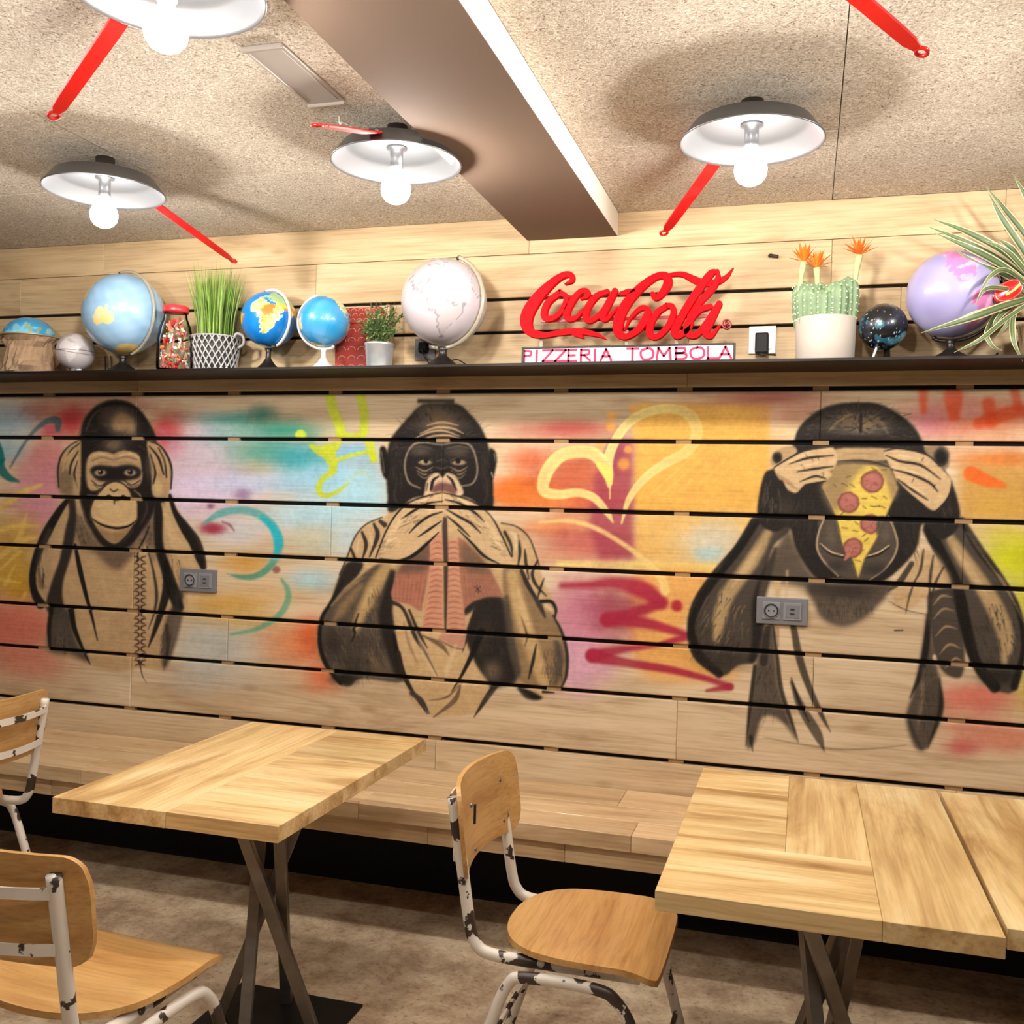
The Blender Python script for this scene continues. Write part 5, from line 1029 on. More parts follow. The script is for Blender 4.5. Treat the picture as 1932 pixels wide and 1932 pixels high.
# black star globe
p, s = at(1666, 617, -.14); r = 44*s; t = thing('star_globe', 'small black star globe with pale blue clouds on a slanted white peg', 'globe', (p.x, -.14, SZ)); h = p.z-SZ
ball(t, (0, 0, h), r, 'star', 10, 20, 0); lathe('base', [(0, 0), (.038, 0), (.036, .006), (.012, .012), (.010, h-r*.95), (0, h-r*.95)], 'globe_black', t, (.015, .01, 0), n=24)
tube('peg', [(-.035, -.03, .001), (-.018, -.02, h-r*.85)], .004, 'globe_white', t, 8)
# half globe on the crumpled bag
p, s = at(56, 637, -.13); top = p.z; R_ = 47*s
t = thing('paper_bag', 'crumpled brown paper bag under a blue half globe', 'bag', (p.x, -.13, SZ)); hb = top-SZ-.002
prof = [(0, 0), (.105, 0), (.122, .012), (.128, .035), (.112, .06), (.098, hb*.72), (.108, hb*.86), (.122, hb*.97), (.118, hb), (.05, hb-.004), (0, hb-.004)]
V, F = lathe_geo(prof, 40); rr = random.Random(5); V = [Vector(v) for v in V]
for i, v in enumerate(V):
    a = math.atan2(v.y, v.x); k = 1+.07*math.sin(3*a+v.z*110)+.05*math.sin(7*a-v.z*150+1)+rr.uniform(-.045, .045) if .002 < v.z < hb-.004 else 1
    v.x *= k; v.y *= k*.85
mesh('bag_body', V, F, 'kraft', t)
t2 = thing('half_globe', 'shallow bright blue half globe lying on a brown paper bag', 'globe', (p.x, -.13, top-.001))
V, F, lo, la = sphere_geo(R_, 96, 48); cols = globe_colors('dome', lo, la); V = V.copy(); V[:, 2] = np.where(V[:, 2] < 0, 0.0, V[:, 2]*.80)
o = mesh('dome', V, F, 'globe_paint', t2, smooth=True); set_colors(o.data, cols)
lathe('rim', [(R_*.9, -.0005), (R_*1.12, 0), (R_*1.14, .003), (R_*1.1, .005), (R_*.98, .004)], 'gold_ring', t2, n=48)

# sweet jar
p, s = at(329, 697, -.212); jr = 33*s; jh = 116*s
t = thing('sweet_jar', 'clear glass jar of red and white sweets with a red lid', 'jar', (p.x, -.212, SZ))
lathe('glass_body', [(0, .001), (jr*.92, .001), (jr, .008), (jr, jh*.52), (jr*.86, jh*.72), (jr*.66, jh*.86), (jr*.64, jh*.95), (jr*.61, jh*.95), (jr*.63, jh*.87), (jr*.82, jh*.71), (jr*.965, jh*.51), (jr*.965, .01), (jr*.9, .004), (0, .004)], 'jar_glass', t, n=40)
lathe('lid', [(0, jh*.95), (jr*.72, jh*.95), (jr*.74, jh*.97), (jr*.72, jh*1.045), (jr*.6, jh*1.06), (0, jh*1.06)], 'jar_lid', t, n=40)
sw = thing('sweets', 'red, white and orange wrapped sweets filling the glass jar', 'sweets', (p.x, -.212, SZ+.005)); sw['kind'] = 'stuff'
cands = {i: [] for i in range(7)}; rr = random.Random(11)
for k in range(150):
    z = rr.uniform(.008, jh*.80); rm = jr*.80*(1 if z < jh*.45 else max(.35, 1-(z/jh-.45)*1.7)); q = rm*math.sqrt(rr.random()); a = rr.random()*6.28
    i = 0 if z < .022 and rr.random() < .7 else rr.randrange(7); bm = bmesh.new()
    bbox(bm, (0, 0, 0), rr.choice([(.011, .011, .011), (.006, .006, .030), (.016, .008, .006), (.005, .005, .036)]), .0015)
    M = Matrix.Translation((q*math.cos(a), q*math.sin(a), z))@Matrix.Rotation(rr.random()*3, 4, 'X')@Matrix.Rotation(rr.random()*3, 4, 'Z'); bm.transform(M)
    cands[i].append(([v.co.copy() for v in bm.verts], [[v.index for v in f.verts] for f in bm.faces])); bm.free()
for i, L_i in cands.items():
    if L_i: V, F = join_geo(L_i); o = mesh('sweet_pieces', V, F, 'candy_%d' % i, sw); o['kind'] = 'stuff'

# potted grass in a lattice basket
p, s = at(406, 697, -.115); r0, r1, hh = 37*s, 46*s, 68*s
t = thing('potted_grass', 'tall green grass in a grey lattice basket pot', 'plant', (p.x, -.115, SZ))
lathe('pot_liner', [(0, .001), (r0*.95, .001), (r1*.95, hh), (r1*.9, hh), (r1*.88, hh-.012), (0, hh-.012)], 'basket_inner', t, n=36)
parts = []
for k in range(22):
    for sg in (1, -1):
        pts = []
        for j in range(9):
            f = j/8; a = 2*math.pi*k/22+sg*f*.95; r = r0+(r1-r0)*f; pts.append((r*math.cos(a), r*math.sin(a), .002+f*(hh-.002)))
        parts.append(tube_geo(pts, .0032, 6))
V, F = join_geo(parts); o = mesh('lattice', V, F, 'basket', t, smooth=True); o['kind'] = 'stuff'
for z, r in ((.003, r0), (hh, r1)): tube('basket_rim', [(r*math.cos(a), r*math.sin(a), z) for a in np.linspace(0, 6.283, 32, endpoint=False)], .0035, 'basket', t, 8, closed=True)
tube('ear_handle', spline([(r1*.97, -.02, hh-.004), (r1*1.1, -.02, hh+.012), (r1*1.28, -.005, hh+.004), (r1*1.3, .0, hh-.025), (r1*1.0, .01, hh-.04)], 5), .006, 'basket', t, 8)
rr = random.Random(2)
for mt, cnt in (('grass', 210), ('grass_light', 120)):
    V, F = [], []
    for k in range(cnt):
        a = rr.random()*6.283; q = math.sqrt(rr.random()); bx, by = q*r1*.72*math.cos(a), q*r1*.72*math.sin(a); H = 140*s*rr.uniform(.72, 1.05)
        sp_ = rr.uniform(.2, 1.0)*q; tx, ty = bx+math.cos(a)*sp_*.07+rr.uniform(-.015, .015), by+math.sin(a)*sp_*.06; w = rr.uniform(.0014, .0026); ang = rr.random()*3.14; ux, uy = math.cos(ang)*w, math.sin(ang)*w; o = len(V)
        for f, ww in ((0, 1), (.35, 1), (.7, .75), (1, .08)):
            x, y = bx+(tx-bx)*f**1.7, by+(ty-by)*f**1.7; z = hh-.014+H*f
            V += [(x-ux*ww, y-uy*ww, z), (x+ux*ww, y+uy*ww, z)]
        for j in range(3): F.append((o+2*j, o+2*j+1, o+2*j+3, o+2*j+2))
    g_ = mesh('grass_blades', V, F, mt, t); g_['kind'] = 'stuff'

# red house shaped box behind the small plant
p, s = at(672, 690, -.075); t = thing('red_box', 'red cardboard box shaped like a tiled roof house behind the bucket plant', 'box', (p.x, -.032, SZ)); bw, bh = 100*s, .205
box('box_body', (0, 0, bh/2), (bw, .04, bh), 'box_red', t, bev=.001)
mesh('roof', [(-bw/2-.006, -.026, bh-.002), (bw/2+.006, -.026, bh-.002), (bw/2+.006, 0.026, bh-.002), (-bw/2-.006, 0.026, bh-.002), (-bw/2+.004, -.012, bh+.062), (bw/2-.02, -.012, bh+.062), (bw/2-.02, .012, bh+.062), (-bw/2+.004, .012, bh+.062)], [(0, 1, 5, 4), (1, 2, 6, 5), (2, 3, 7, 6), (3, 0, 4, 7), (4, 5, 6, 7), (3, 2, 1, 0)], 'box_red', t)
for row in range(3):
    for k in range(7):
        f = (row+.3)/3; zc = bh+.062*f; yc = -.026+.014*f-.0012; xc = -bw/2+.016+k*(bw-.02)/6.4+(row % 2)*.008
        if xc > bw/2-.02: continue
        tube('scallop_line', [(xc+.0105*math.cos(a), yc-.0005+.35*.010*math.sin(a), zc+.010*math.sin(a)) for a in np.linspace(0, math.pi, 9)], .0011, 'box_print', t, 5)
for row in range(5):
    for k in range(4): tube('print_arc', [(-bw/2+.03+k*.042+.016*math.cos(a), -.0204, .025+row*.036+.014*math.sin(a)) for a in np.linspace(0, math.pi, 9)], .0010, 'box_print', t, 5)
box('side_flap', (bw/2+.016, .0, (bh+.066)/2), (.016, .05, bh+.066), 'clay_pot', t, bev=.001)

# bucket plant
p, s = at(715, 693, -.185); rb, rt, hb2 = 23*s, 28*s, 48*s
t = thing('bucket_plant', 'bushy dark green herb in a small galvanised bucket', 'plant', (p.x, -.185, SZ))
lathe('bucket', [(0, .001), (rb, .001), (rb*1.02, .004), (rt*.97, hb2*.9), (rt, hb2*.92), (rt*1.02, hb2), (rt*.97, hb2+.001), (rt*.93, hb2*.9), (rb*.93, .005), (0, .005)], 'galvanised', t, n=40)
lathe('soil', [(0, hb2*.88), (rt*.92, hb2*.87)], 'soil', t, n=24)
rr = random.Random(9); parts = {'leaf_green': ([], []), 'leaf_pale': ([], [])}; st = []
for k in range(95):
    a = rr.random()*6.283; q = rr.uniform(.1, 1); tip = Vector((math.cos(a)*q*58*s, math.sin(a)*q*34*s, hb2+(84*s)*rr.uniform(.25, 1.0)*(1-.35*q*q))); b0 = Vector((math.cos(a)*.01, math.sin(a)*.01, hb2*.85)); mid = (b0+tip)/2+Vector((0, 0, .015)); path = spline([b0, mid, tip], 4)
    st.append(tube_geo([tuple(v) for v in path], .0009, 4))
    for j in range(14):
        f = rr.uniform(.25, 1.0); c = Vector(path[int(f*(len(path)-1))]); V, F = parts[rr.choice(['leaf_green', 'leaf_green', 'leaf_pale'])]; d = Vector((rr.gauss(0, 1), rr.gauss(0, 1), rr.gauss(.3, .8))).normalized(); sd = d.cross(Vector((rr.random(), rr.random(), rr.random()))).normalized(); l = rr.uniform(.011, .022); o = len(V)
        V += [c, c+d*l*.5+sd*l*.2, c+d*l, c+d*l*.5-sd*l*.2]; F.append((o, o+1, o+2, o+3))
V, F = join_geo(st); o = mesh('stems', V, F, 'leaf_green', t); o['kind'] = 'stuff'
for mt, (V, F) in parts.items(): o = mesh('foliage', V, F, mt, t); o['kind'] = 'stuff'

# red script sign: every letter a raised piece
SY = -0.150
def Zf(p): q, s = at(940+p[0]*.26915, 450+p[1]*.26915, SY); return q
org, _ = at(1180, 690, SY)
sign = thing('script_sign', 'big red cut out script letter sign with a long swash tail', 'sign', (org.x, SY, SZ))
def ribbon(pts, w, th=.020, n=7):
    ws = np.interp(np.linspace(0, 1, len(pts)), np.linspace(0, 1, len(w)), w) if hasattr(w, '__len__') else np.full(len(pts), float(w))
    Q = spline([(p[0], p[1], q) for p, q in zip(pts, ws)], n); m = len(Q); Lf, Rt = [], []
    for i in range(m):
        d = Q[min(i+1, m-1), :2]-Q[max(i-1, 0), :2]; d /= np.linalg.norm(d)+1e-9; nn = np.array([-d[1], d[0]])*max(Q[i, 2], 3)/2
        Lf.append(Q[i, :2]+nn); Rt.append(Q[i, :2]-nn)
    V, F = [], []
    def w3(p, y): v = Zf(p); return (v.x-org.x, y, v.z-SZ)
    def ins(a, b_): return a+(b_-a)*min(.5, 3.2/max(np.linalg.norm(b_-a), 1e-6))
    for i in range(m):
        l, r = Lf[i], Rt[i]; l2, r2 = ins(l, r), ins(r, l)
        V += [w3(l, 0), w3(l, -th+.003), w3(l2, -th), w3(r2, -th), w3(r, -th+.003), w3(r, 0)]
    for i in range(m-1):
        for k in range(6): F.append((i*6+k, i*6+(k+1) % 6, i*6+6+(k+1) % 6, i*6+6+k))
    # rounded caps
    for e, sg in ((0, -1), (m-1, 1)):
        d = Q[min(e+1, m-1), :2]-Q[max(e-1, 0), :2]; d = d/np.linalg.norm(d)*sg; c = Q[e, :2]; rad = max(Q[e, 2], 3)/2; nn = np.array([-d[1], d[0]]); o = len(V); K_ = 7
        for y in (0, -th+.0005):
            for k in range(K_+1):
                a = -math.pi/2+math.pi*k/K_; V.append(w3(c+(d*math.cos(a)+nn*math.sin(a))*rad, y))
        F.append(tuple(range(o, o+K_+1))); F.append(tuple(range(o+2*K_+1, o+K_, -1)))
        for k in range(K_): F.append((o+k, o+k+1, o+K_+2+k, o+K_+1+k))
    return V, F
def letter(name, strokes, mat='sign_red', th=.020):
    V, F = join_geo([ribbon(p, w, th+.0006*i) for i, (p, w) in enumerate(strokes)]); bm = bmesh.new(); o = mesh(name, V, F, mat, sign)
    bm.from_mesh(o.data); bmesh.ops.recalc_face_normals(bm, faces=bm.faces[:]); bm.to_mesh(o.data); bm.free(); return o
letter('letter', [([(478, 325), (522, 302), (516, 265), (470, 262), (390, 312), (292, 410), (220, 520), (205, 605), (242, 665), (330, 682), (420, 672)], [14, 34, 44, 46, 56, 76, 88, 82, 62, 44, 34])])
letter('swash_tail', [([(330, 682), (450, 664), (560, 655), (650, 668), (720, 688), (765, 712)], [30, 44, 46, 40, 26, 6]), ([(540, 670), (585, 690), (606, 706)], [40, 30, 6])], th=.018)
letter('letter', [([(440, 385), (360, 450), (328, 530), (352, 570), (420, 545), (475, 470), (480, 410), (440, 385)], [44, 46, 48, 44, 40, 40, 36, 36]), ([(450, 400), (500, 420), (545, 400)], [24, 18, 8])])
letter('letter', [([(588, 430), (628, 412), (628, 378), (585, 378), (530, 440), (488, 520), (498, 568), (550, 560), (610, 500)], [16, 34, 40, 40, 46, 52, 46, 36, 18])])
letter('letter', [([(770, 378), (695, 410), (632, 495), (622, 565), (662, 578), (735, 520), (790, 430)], [36, 44, 48, 48, 42, 40, 36]), ([(825, 375), (775, 470), (738, 550), (765, 572), (842, 490)], [44, 52, 50, 34, 14])])
letter('hyphen', [([(868, 392), (915, 380), (965, 368)], [30, 40, 22])])
letter('letter', [([(1086, 395), (1108, 422), (1150, 395), (1192, 325), (1182, 275), (1130, 268), (1050, 312), (952, 402), (876, 510), (845, 610), (852, 672), (905, 692), (985, 645), (1042, 560), (1052, 505), (1005, 495), (935, 560), (892, 645)], [34, 44, 50, 64, 60, 50, 56, 66, 72, 72, 62, 46, 50, 56, 44, 38, 26, 10])])
letter('swash_ribbon', [([(1195, 262), (1290, 256), (1370, 290), (1440, 316), (1530, 312), (1600, 275), (1650, 212)], [26, 40, 52, 52, 44, 32, 6])], th=.016)
letter('letter', [([(1185, 478), (1115, 530), (1068, 620), (1072, 685), (1125, 690), (1195, 620), (1232, 535), (1222, 482), (1185, 478)], [42, 46, 50, 48, 44, 46, 46, 40, 40])])
letter('letter', [([(1540, 232), (1495, 252), (1430, 335), (1350, 450), (1280, 570), (1240, 655), (1262, 688), (1322, 655), (1368, 600)], [20, 50, 56, 56, 56, 56, 50, 40, 16]), ([(1540, 238), (1542, 290), (1500, 360), (1420, 450), (1340, 550)], [30, 40, 50, 46, 24])])
letter('letter', [([(1490, 482), (1405, 512), (1335, 600), (1332, 668), (1390, 682), (1462, 600), (1520, 505)], [40, 48, 52, 52, 46, 44, 38]), ([(1552, 465), (1500, 560), (1458, 650), (1490, 690), (1556, 615)], [46, 62, 62, 42, 16])])
letter('registered_mark', [([(1603+30*math.cos(a), 603+32*math.sin(a)) for a in np.linspace(0, 6.283, 12)], [12, 12]), ([(1592, 622), (1592, 585)], [8, 8]), ([(1592, 586), (1610, 588), (1612, 600), (1594, 604)], [7, 7]), ([(1600, 604), (1614, 622)], [7, 7])], 'sign_side', .012)
for x in (900, 1250): q = Zf((x, 640)); box('support_post', (q.x-org.x, .006, (q.z-SZ)/2), (.012, .008, q.z-SZ), 'clear_stand', sign, bev=.001)
q = Zf((300, 660)); box('support_post', (q.x-org.x, .006, (q.z-SZ)/2), (.012, .008, q.z-SZ), 'clear_stand', sign, bev=.001)
q0, q1 = Zf((300, 500)), Zf((1500, 600)); box('back_rail', ((q0.x+q1.x)/2-org.x, .004, Zf((900, 560)).z-SZ), (q1.x-q0.x, .006, .012), 'sign_side', sign, bev=.001)
# ribbed cream dish behind the sign
p, s = at(1072, 660, -.07); t = thing('ribbed_dish', 'cream ribbed dish standing behind the tail of the red script sign', 'dish', (p.x, -.07, SZ)); V, F = [], []; n_ = 120
for z, rr_, am in ((.001, .10, .0), (.004, .125, .004), (.075, .138, .006), (.082, .14, .004), (.080, .134, .002), (.008, .118, .002), (.006, 0.001, 0)):
    for k in range(n_): a = 2*math.pi*k/n_; r = rr_+am*math.cos(a*34); V.append((r*math.cos(a), r*.38*math.sin(a), z))
for i in range(6):
    for k in range(n_): F.append((i*n_+k, i*n_+(k+1) % n_, (i+1)*n_+(k+1) % n_, (i+1)*n_+k))
mesh('dish_body', V, F, 'rib_cream', t, smooth=True)

# name board
PY = -0.250
a_, s = at(984, 690, PY); b__, _ = at(1387, 682, PY); wdt = b__.x-a_.x; hgt = 31*s
t = thing('name_board', 'white board with dark frame and hand painted pink capitals', 'sign', ((a_.x+b__.x)/2, PY, SZ))
box('board', (0, .004, hgt/2+.001), (wdt-.006, .006, hgt-.004), 'sign_white', t)
for z, h in ((.003, .006), (hgt-.001, .006)): box('frame_bar', (0, .003, z), (wdt, .012, h), 'sign_frame', t, bev=.001)
for s_ in (-1, 1): box('frame_bar', (s_*(wdt/2-.004), .003, hgt/2), (.008, .012, hgt), 'sign_frame', t, bev=.001)
GL = {'P': [[(0, 0), (0, 1)], [(0, 1), (.75, .95), (.85, .75), (.7, .55), (0, .5)]], 'I': [[(.2, 0), (.2, 1)]], 'Z': [[(0, 1), (.95, 1)], [(.95, 1), (0, 0)], [(0, 0), (1, 0)]], 'E': [[(0, 0), (0, 1)], [(0, 1), (.85, 1)], [(0, .5), (.7, .5)], [(0, 0), (.9, 0)]],
      'R': [[(0, 0), (0, 1)], [(0, 1), (.75, .95), (.85, .76), (.7, .56), (0, .5)], [(.3, .5), (.95, 0)]], 'A': [[(0, 0), (.5, 1)], [(.5, 1), (1, 0)], [(.2, .35), (.8, .35)]], 'T': [[(0, 1), (1, 1)], [(.5, 1), (.5, 0)]], 'O': [[(.5, 1), (.05, .8), (0, .4), (.2, .05), (.55, 0), (.95, .2), (1, .65), (.8, .95), (.5, 1)]],
      'M': [[(0, 0), (.1, 1)], [(.1, 1), (.5, .3)], [(.5, .3), (.9, 1)], [(.9, 1), (1, 0)]], 'B': [[(0, 0), (0, 1)], [(0, 1), (.75, .95), (.8, .7), (.6, .54), (0, .52)], [(0, .52), (.8, .48), (.95, .25), (.75, .02), (0, 0)]], 'L': [[(0, 1), (0, 0)], [(0, 0), (.9, 0)]]}
xpos = [(188, 60), (275, 22), (325, 75), (415, 80), (510, 65), (600, 70), (695, 22), (740, 75), (925, 75), (1020, 85), (1130, 95), (1260, 75), (1358, 90), (1475, 70), (1550, 78)]
for ch_, (xp, wp) in zip('PIZZERIATOMBOLA', xpos):
    gx = (xp-170)/(1655-170)*wdt-wdt/2; gw = wp/(1655-170)*wdt; gh = hgt*.66; parts = []
    for stx in GL[ch_]:
        pts = spline(stx, 5) if len(stx) > 2 else np.array(stx, float)
        V, F = [], []; m = len(pts); hw = .0040
        for i in range(m):
            d = pts[min(i+1, m-1)]-pts[max(i-1, 0)]; d = d*np.array([gw, gh]); d /= np.linalg.norm(d); e = (-d if i == 0 else d if i == m-1 else 0*d)*hw*.8; nn = np.array([-d[1], d[0]])*hw; c = pts[i]*np.array([gw, gh])+e
            for sg in (1, -1):
                for y in (.0012, -.0004): V.append((gx+c[0]+sg*nn[0], y, hgt*.16+c[1]+sg*nn[1]))
        for i in range(m-1):
            b4 = i*4
            for q4 in ((0, 1, 3, 2),): pass
            F += [(b4+1, b4+5, b4+7, b4+3), (b4, b4+4, b4+5, b4+1), (b4+2, b4+3, b4+7, b4+6)]
        parts.append((V, F))
    V, F = join_geo(parts); mesh('letter', V, F, 'sign_ink', t)

# wall switch plate with black plug
p, s = at(1438.5, 642, 0); t = thing('wall_outlet', 'white wall outlet with a black plug, right of the red script sign', 'socket', (p.x, 0, p.z))
bm = bmesh.new(); bbox(bm, (0, -.005, 0), (.094, .010, .098), .003, 2); frombm('cover_plate', bm, 'switch_white', t); bm = bmesh.new(); bbox(bm, (0, -.012, -.004), (.062, .006, .060), .002); frombm('inner_frame', bm, 'switch_white', t)
bm = bmesh.new(); bbox(bm, (0, -.035, -.018), (.046, .045, .074), .006, 2); pl = frombm('plug', bm, 'plug_black', t); tube('cable', spline([(0, -.05, -.05), (.0, -.055, -.058), (.02, -.05, -.0585), (.05, -.03, -.0585)], 4), .003, 'wire', pl, 8)
p, s = at(803, 660, 0); t = thing('wall_outlet', 'dark wall outlet half hidden behind the whitish globe', 'socket', (p.x, 0, p.z)); bm = bmesh.new(); bbox(bm, (0, -.005, 0), (.085, .01, .085), .003, 2); frombm('cover_plate', bm, 'socket_grey', t)
bm = bmesh.new(); bbox(bm, (0, -.022, .005), (.035, .03, .04), .004); frombm('plug', bm, 'plug_black', t)
t = thing('globe_cable', 'black cable looping from the dark outlet to the whitish globe', 'cable', (p.x, -.04, p.z)); tube('cable', spline([(0, 0, 0), (.02, -.03, -.03), (.05, -.04, -.066), (.10, -.03, -.068), (.15, -.02, -.05), (.19, -.02, -.068)], 6), .0025, 'wire', t, 8)
p, s = at(203, 650, -.03); t = thing('lamp_cable', 'thin black cables running up the wall behind the pale blue globe', 'cable', (p.x, -.015, SZ))
for dx in (-.018, .012): tube('cable', spline([(dx-.006, 0, .10), (dx, -.004, .06), (dx+.003, -.008, .002)], 5), .002, 'wire', t, 8)
p, s = at(1830, 670, -.03); t = thing('globe_cable', 'black cable coiling on the shelf under the lilac globe', 'cable', (p.x, -.025, SZ)); tube('cable', spline([(-.05, 0, .003), (.0, -.02, .003), (.06, -.01, .02), (.085, 0, .045), (.07, .01, .02), (.03, .02, .003)], 6), .0025, 'wire', t, 8)
p, s = at(1460, 485, 0); t = thing('wall_hook', 'small dark metal peg sticking out of the upper wall plank', 'hook', (p.x, 0, p.z))
tube('peg', spline([(-.014, 0, .004), (-.012, -.012, .004), (.0, -.016, .0), (.016, -.016, -.003)], 4), .006, 'hook', t, 8)

# cactus pot
p, s = at(1556, 675, -.15); pr, ph = 55*s, 84*s
t = thing('potted_cactus', 'cluster of small cacti with orange flowers in a white pot', 'plant', (p.x, -.15, SZ))
lathe('pot', [(0, .001), (pr*.94, .001), (pr*.96, .004), (pr, ph-.002), (pr*.985, ph), (pr*.94, ph), (pr*.93, ph-.02), (0, ph-.02)], 'pot_white', t, n=48); lathe('soil', [(0, ph-.018), (pr*.94, ph-.018)], 'soil', t, n=24)
rr = random.Random(12)
for k, (cx, cy, cr, hh_) in enumerate([(-.058, -.03, .034, .135), (-.015, -.048, .034, .115), (.03, -.038, .032, .145), (.066, -.01, .030, .165), (-.035, .02, .036, .16), (.02, .03, .034, .155), (-.074, .015, .030, .16)]):
    V, F = [], []; n_ = 40; M_n = 9
    for i in range(M_n+1):
        f = i/M_n; r = cr*(.85+.3*math.sin(f*2.4))*(math.sqrt(max(0, 1-(max(0, f-.72)/.28)**2)) if f > .72 else 1)
        for q in range(n_): a = 2*math.pi*q/n_; rad = max(r, .001)*(1+.12*math.cos(10*a)); V.append((rad*math.cos(a), rad*math.sin(a), f*hh_))
    for i in range(M_n):
        for q in range(n_): F.append((i*n_+q, i*n_+(q+1) % n_, (i+1)*n_+(q+1) % n_, (i+1)*n_+q))
    cs = mesh('cactus_stem', V, F, 'cactus', t, (cx, cy, ph-.025), smooth=True); sp_ = []
    for q in range(10):
        a = 2*math.pi*q/10
        for i in range(1, 7):
            z = hh_*(i/7.0); r = cr*(.85+.3*math.sin(i/7*2.4))*1.1; bm = bmesh.new(); bmesh.ops.create_icosphere(bm, subdivisions=1, radius=.0032); sp_.append(([(v.co.x+r*math.cos(a), v.co.y+r*math.sin(a), v.co.z+z) for v in bm.verts], [[v.index for v in f.verts] for f in bm.faces])); bm.free()
    V, F = join_geo(sp_); o = mesh('spine_tufts', V, F, 'cactus_spine', cs); o['kind'] = 'stuff'
for (fx, fy, bx) in ((1517, 487, 1508), (1541, 498, 1543), (1622, 474, 1610)):
    q, s = at(fx, fy, -.16); b0, _ = at(bx, 545, -.15); org_ = Vector((p.x, -.15, SZ))
    fl = tube('flower_stem', spline([b0-org_+Vector((0, 0, -.02)), (b0+q)/2-org_, q-org_-Vector((0, 0, .012))], 5), [.009]*6+[.011]*5, 'flower_stem', t, 8); V, F = [], []
    for k in range(22):
        a = 6.283*k/22+rr.uniform(-.1, .1); el = rr.uniform(.25, 1.35); l = rr.uniform(.055, .078); d = Vector((math.cos(a)*math.cos(el), math.sin(a)*math.cos(el), math.sin(el))); sd = d.cross(Vector((0, 0, 1))).normalized(); c = q-org_-Vector((0, 0, .014)); o = len(V)
        V += [c, c+d*l*.55+sd*.0062, c+d*l+Vector((0, 0, -.004)), c+d*l*.55-sd*.0062]; F.append((o, o+1, o+2, o+3))
    mesh('flower', V, F, 'flower_orange', t)

# spiky striped plant with a red flower at the end of the shelf
pc, s = at(1968, 668, -.15); t = thing('striped_plant', 'spiky plant with cream striped arching leaves at the shelf end', 'plant', (pc.x, -.15, SZ)); o0 = Vector((pc.x, -.15, SZ))
pot_h = .115; lathe('pot', [(0, .001), (.062, .001), (.075, pot_h-.01), (.079, pot_h-.008), (.079, pot_h), (.070, pot_h), (.068, pot_h-.015), (0, pot_h-.015)], 'clay_pot', t, n=36)
def leaf(pts, w, par):
    P = spline([Vector(q)-o0 for q in pts], 7); m = len(P); V, F, C = [], [], []; xs5 = [-1, -.84, -.62, 0, .62, .84, 1]
    cr_, gr, gl = lin((204, 196, 150)), lin((66, 84, 52)), lin((112, 128, 86)); cl = [cr_, cr_, gr, gl, gr, cr_, cr_]
    for i in range(m):
        f = i/(m-1); d = Vector(P[min(i+1, m-1)]-P[max(i-1, 0)]).normalized(); sd = d.cross(Vector((0.15, 1, 0.25))).normalized(); nn = sd.cross(d); ww = w*(.55+.75*f)*(1-f**3) if f < .6 else w*(.55+.45)*(1-f**3)*1.0
        for u, c in zip(xs5, cl): V.append(Vector(P[i])+sd*u*max(ww, .0008)+nn*.35*max(ww, .0008)*(abs(u)-.5)); C.append((*c, 1))
    for i in range(m-1):
        for k in range(6): F.append((i*7+k, i*7+k+1, i*7+8+k, i*7+7+k))
    o = mesh('leaf', V, F, 'leaf_paint', par, smooth=True); set_colors(o.data, np.array(C)); return o
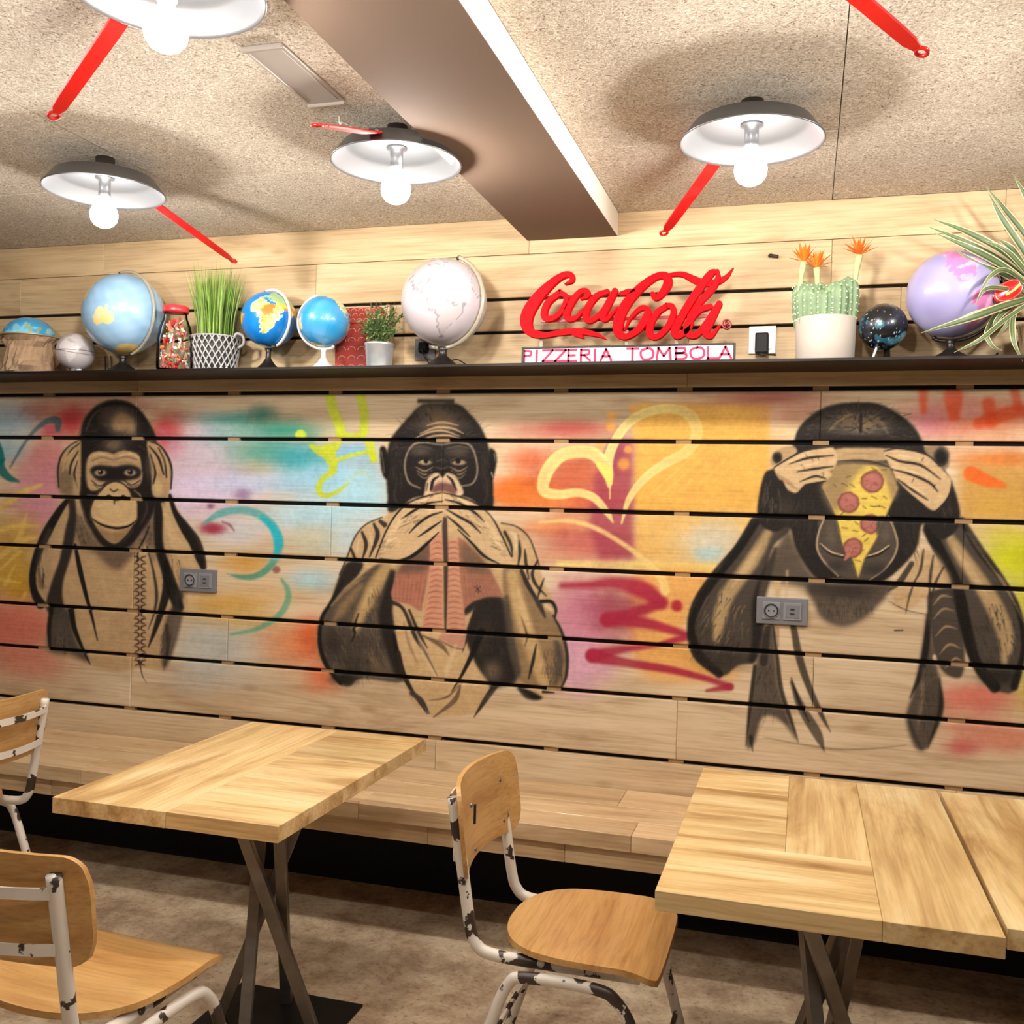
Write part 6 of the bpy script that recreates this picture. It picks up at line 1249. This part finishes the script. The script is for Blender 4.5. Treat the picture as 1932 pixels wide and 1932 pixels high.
LV = [([(1960, 540), (1900, 480), (1830, 440), (1762, 414)], -.17, .011), ([(1958, 545), (1890, 492), (1820, 455), (1752, 428)], -.20, .010), ([(1958, 550), (1890, 500), (1830, 468), (1764, 440)], -.27, .011), ([(1960, 560), (1900, 520), (1850, 500), (1800, 470)], -.26, .009),
      ([(1965, 530), (1930, 470), (1890, 410), (1866, 366)], -.18, .010), ([(1968, 530), (1945, 460), (1900, 400), (1860, 352)], -.15, .009), ([(1970, 520), (1960, 440), (1940, 380), (1912, 330)], -.16, .010), ([(1965, 520), (1985, 430), (1990, 360)], -.17, .010),
      ([(1955, 560), (1900, 575), (1830, 600), (1738, 628)], -.36, .012), ([(1955, 565), (1890, 580), (1840, 592), (1800, 606)], -.35, .009), ([(1950, 545), (1900, 510), (1870, 520), (1848, 552)], -.34, .007), ([(1950, 560), (1890, 585), (1862, 625), (1872, 652), (1892, 662)], -.24, .007),
      ([(1955, 570), (1915, 590), (1912, 640), (1930, 682)], -.26, .008), ([(1955, 560), (1900, 545), (1860, 545), (1840, 575)], -.33, .007), ([(1950, 560), (1905, 580), (1880, 605), (1875, 622)], -.25, .008), ([(1952, 560), (1920, 585), (1900, 612), (1880, 635)], -.23, .007), ([(1955, 540), (1930, 505), (1895, 470), (1850, 452)], -.23, .008), ([(1960, 540), (1925, 490), (1905, 465), (1880, 450)], -.2, .009),
      ([(1960, 560), (1900, 600), (1850, 640), (1800, 665)], -.33, .007), ([(1960, 550), (2000, 500), (2050, 470)], -.17, .010), ([(1960, 550), (2010, 560), (2060, 600)], -.2, .010)]
for pts, yy, w in LV:
    n_ = len(pts); P3 = [at(a, b_, -.15+(yy+.15)*min(1, 1.6*i/(n_-1)))[0] for i, (a, b_) in enumerate(pts)]; leaf(P3, w*1.3, t)
# red flower
q, s = at(1908, 546, -.24); fo = thing('red_flower', 'glossy red heart shaped flower with a cream spike among striped leaves', 'flower', (q.x, -.24, q.z)); V, F = [], []; nr, na = 6, 28
for i in range(nr+1):
    f = max(i/nr, .001)
    for k in range(na):
        a = 2*math.pi*k/na; r = .046*(1+.22*math.cos(a)-.20*max(0, math.cos(a-math.pi))**6); x, z = f*r*math.cos(a)*1.05, f*r*math.sin(a)*.62; c_, s__ = math.cos(math.radians(212)), math.sin(math.radians(212)); V.append((x*c_-z*s__, -.010*f*f, x*s__+z*c_))
for i in range(nr):
    for k in range(na): F.append((i*na+k, i*na+(k+1) % na, (i+1)*na+(k+1) % na, (i+1)*na+k))
sd_ = mesh('spathe', V, F, 'spathe', fo, smooth=True); md = sd_.modifiers.new('solid', 'SOLIDIFY'); md.thickness = .0015
tube('spadix', spline([(.022, -.008, .012), (.004, -.016, -.006), (-.018, -.022, -.022)], 5), [.0045]*6+[.004]*4+[.003], 'spadix', fo, 8); tube('flower_stalk', spline([(.02, .004, .01), (.05, .03, -.02), (.075, .07, -.06)], 5), .003, 'leaf_pale', fo, 8)
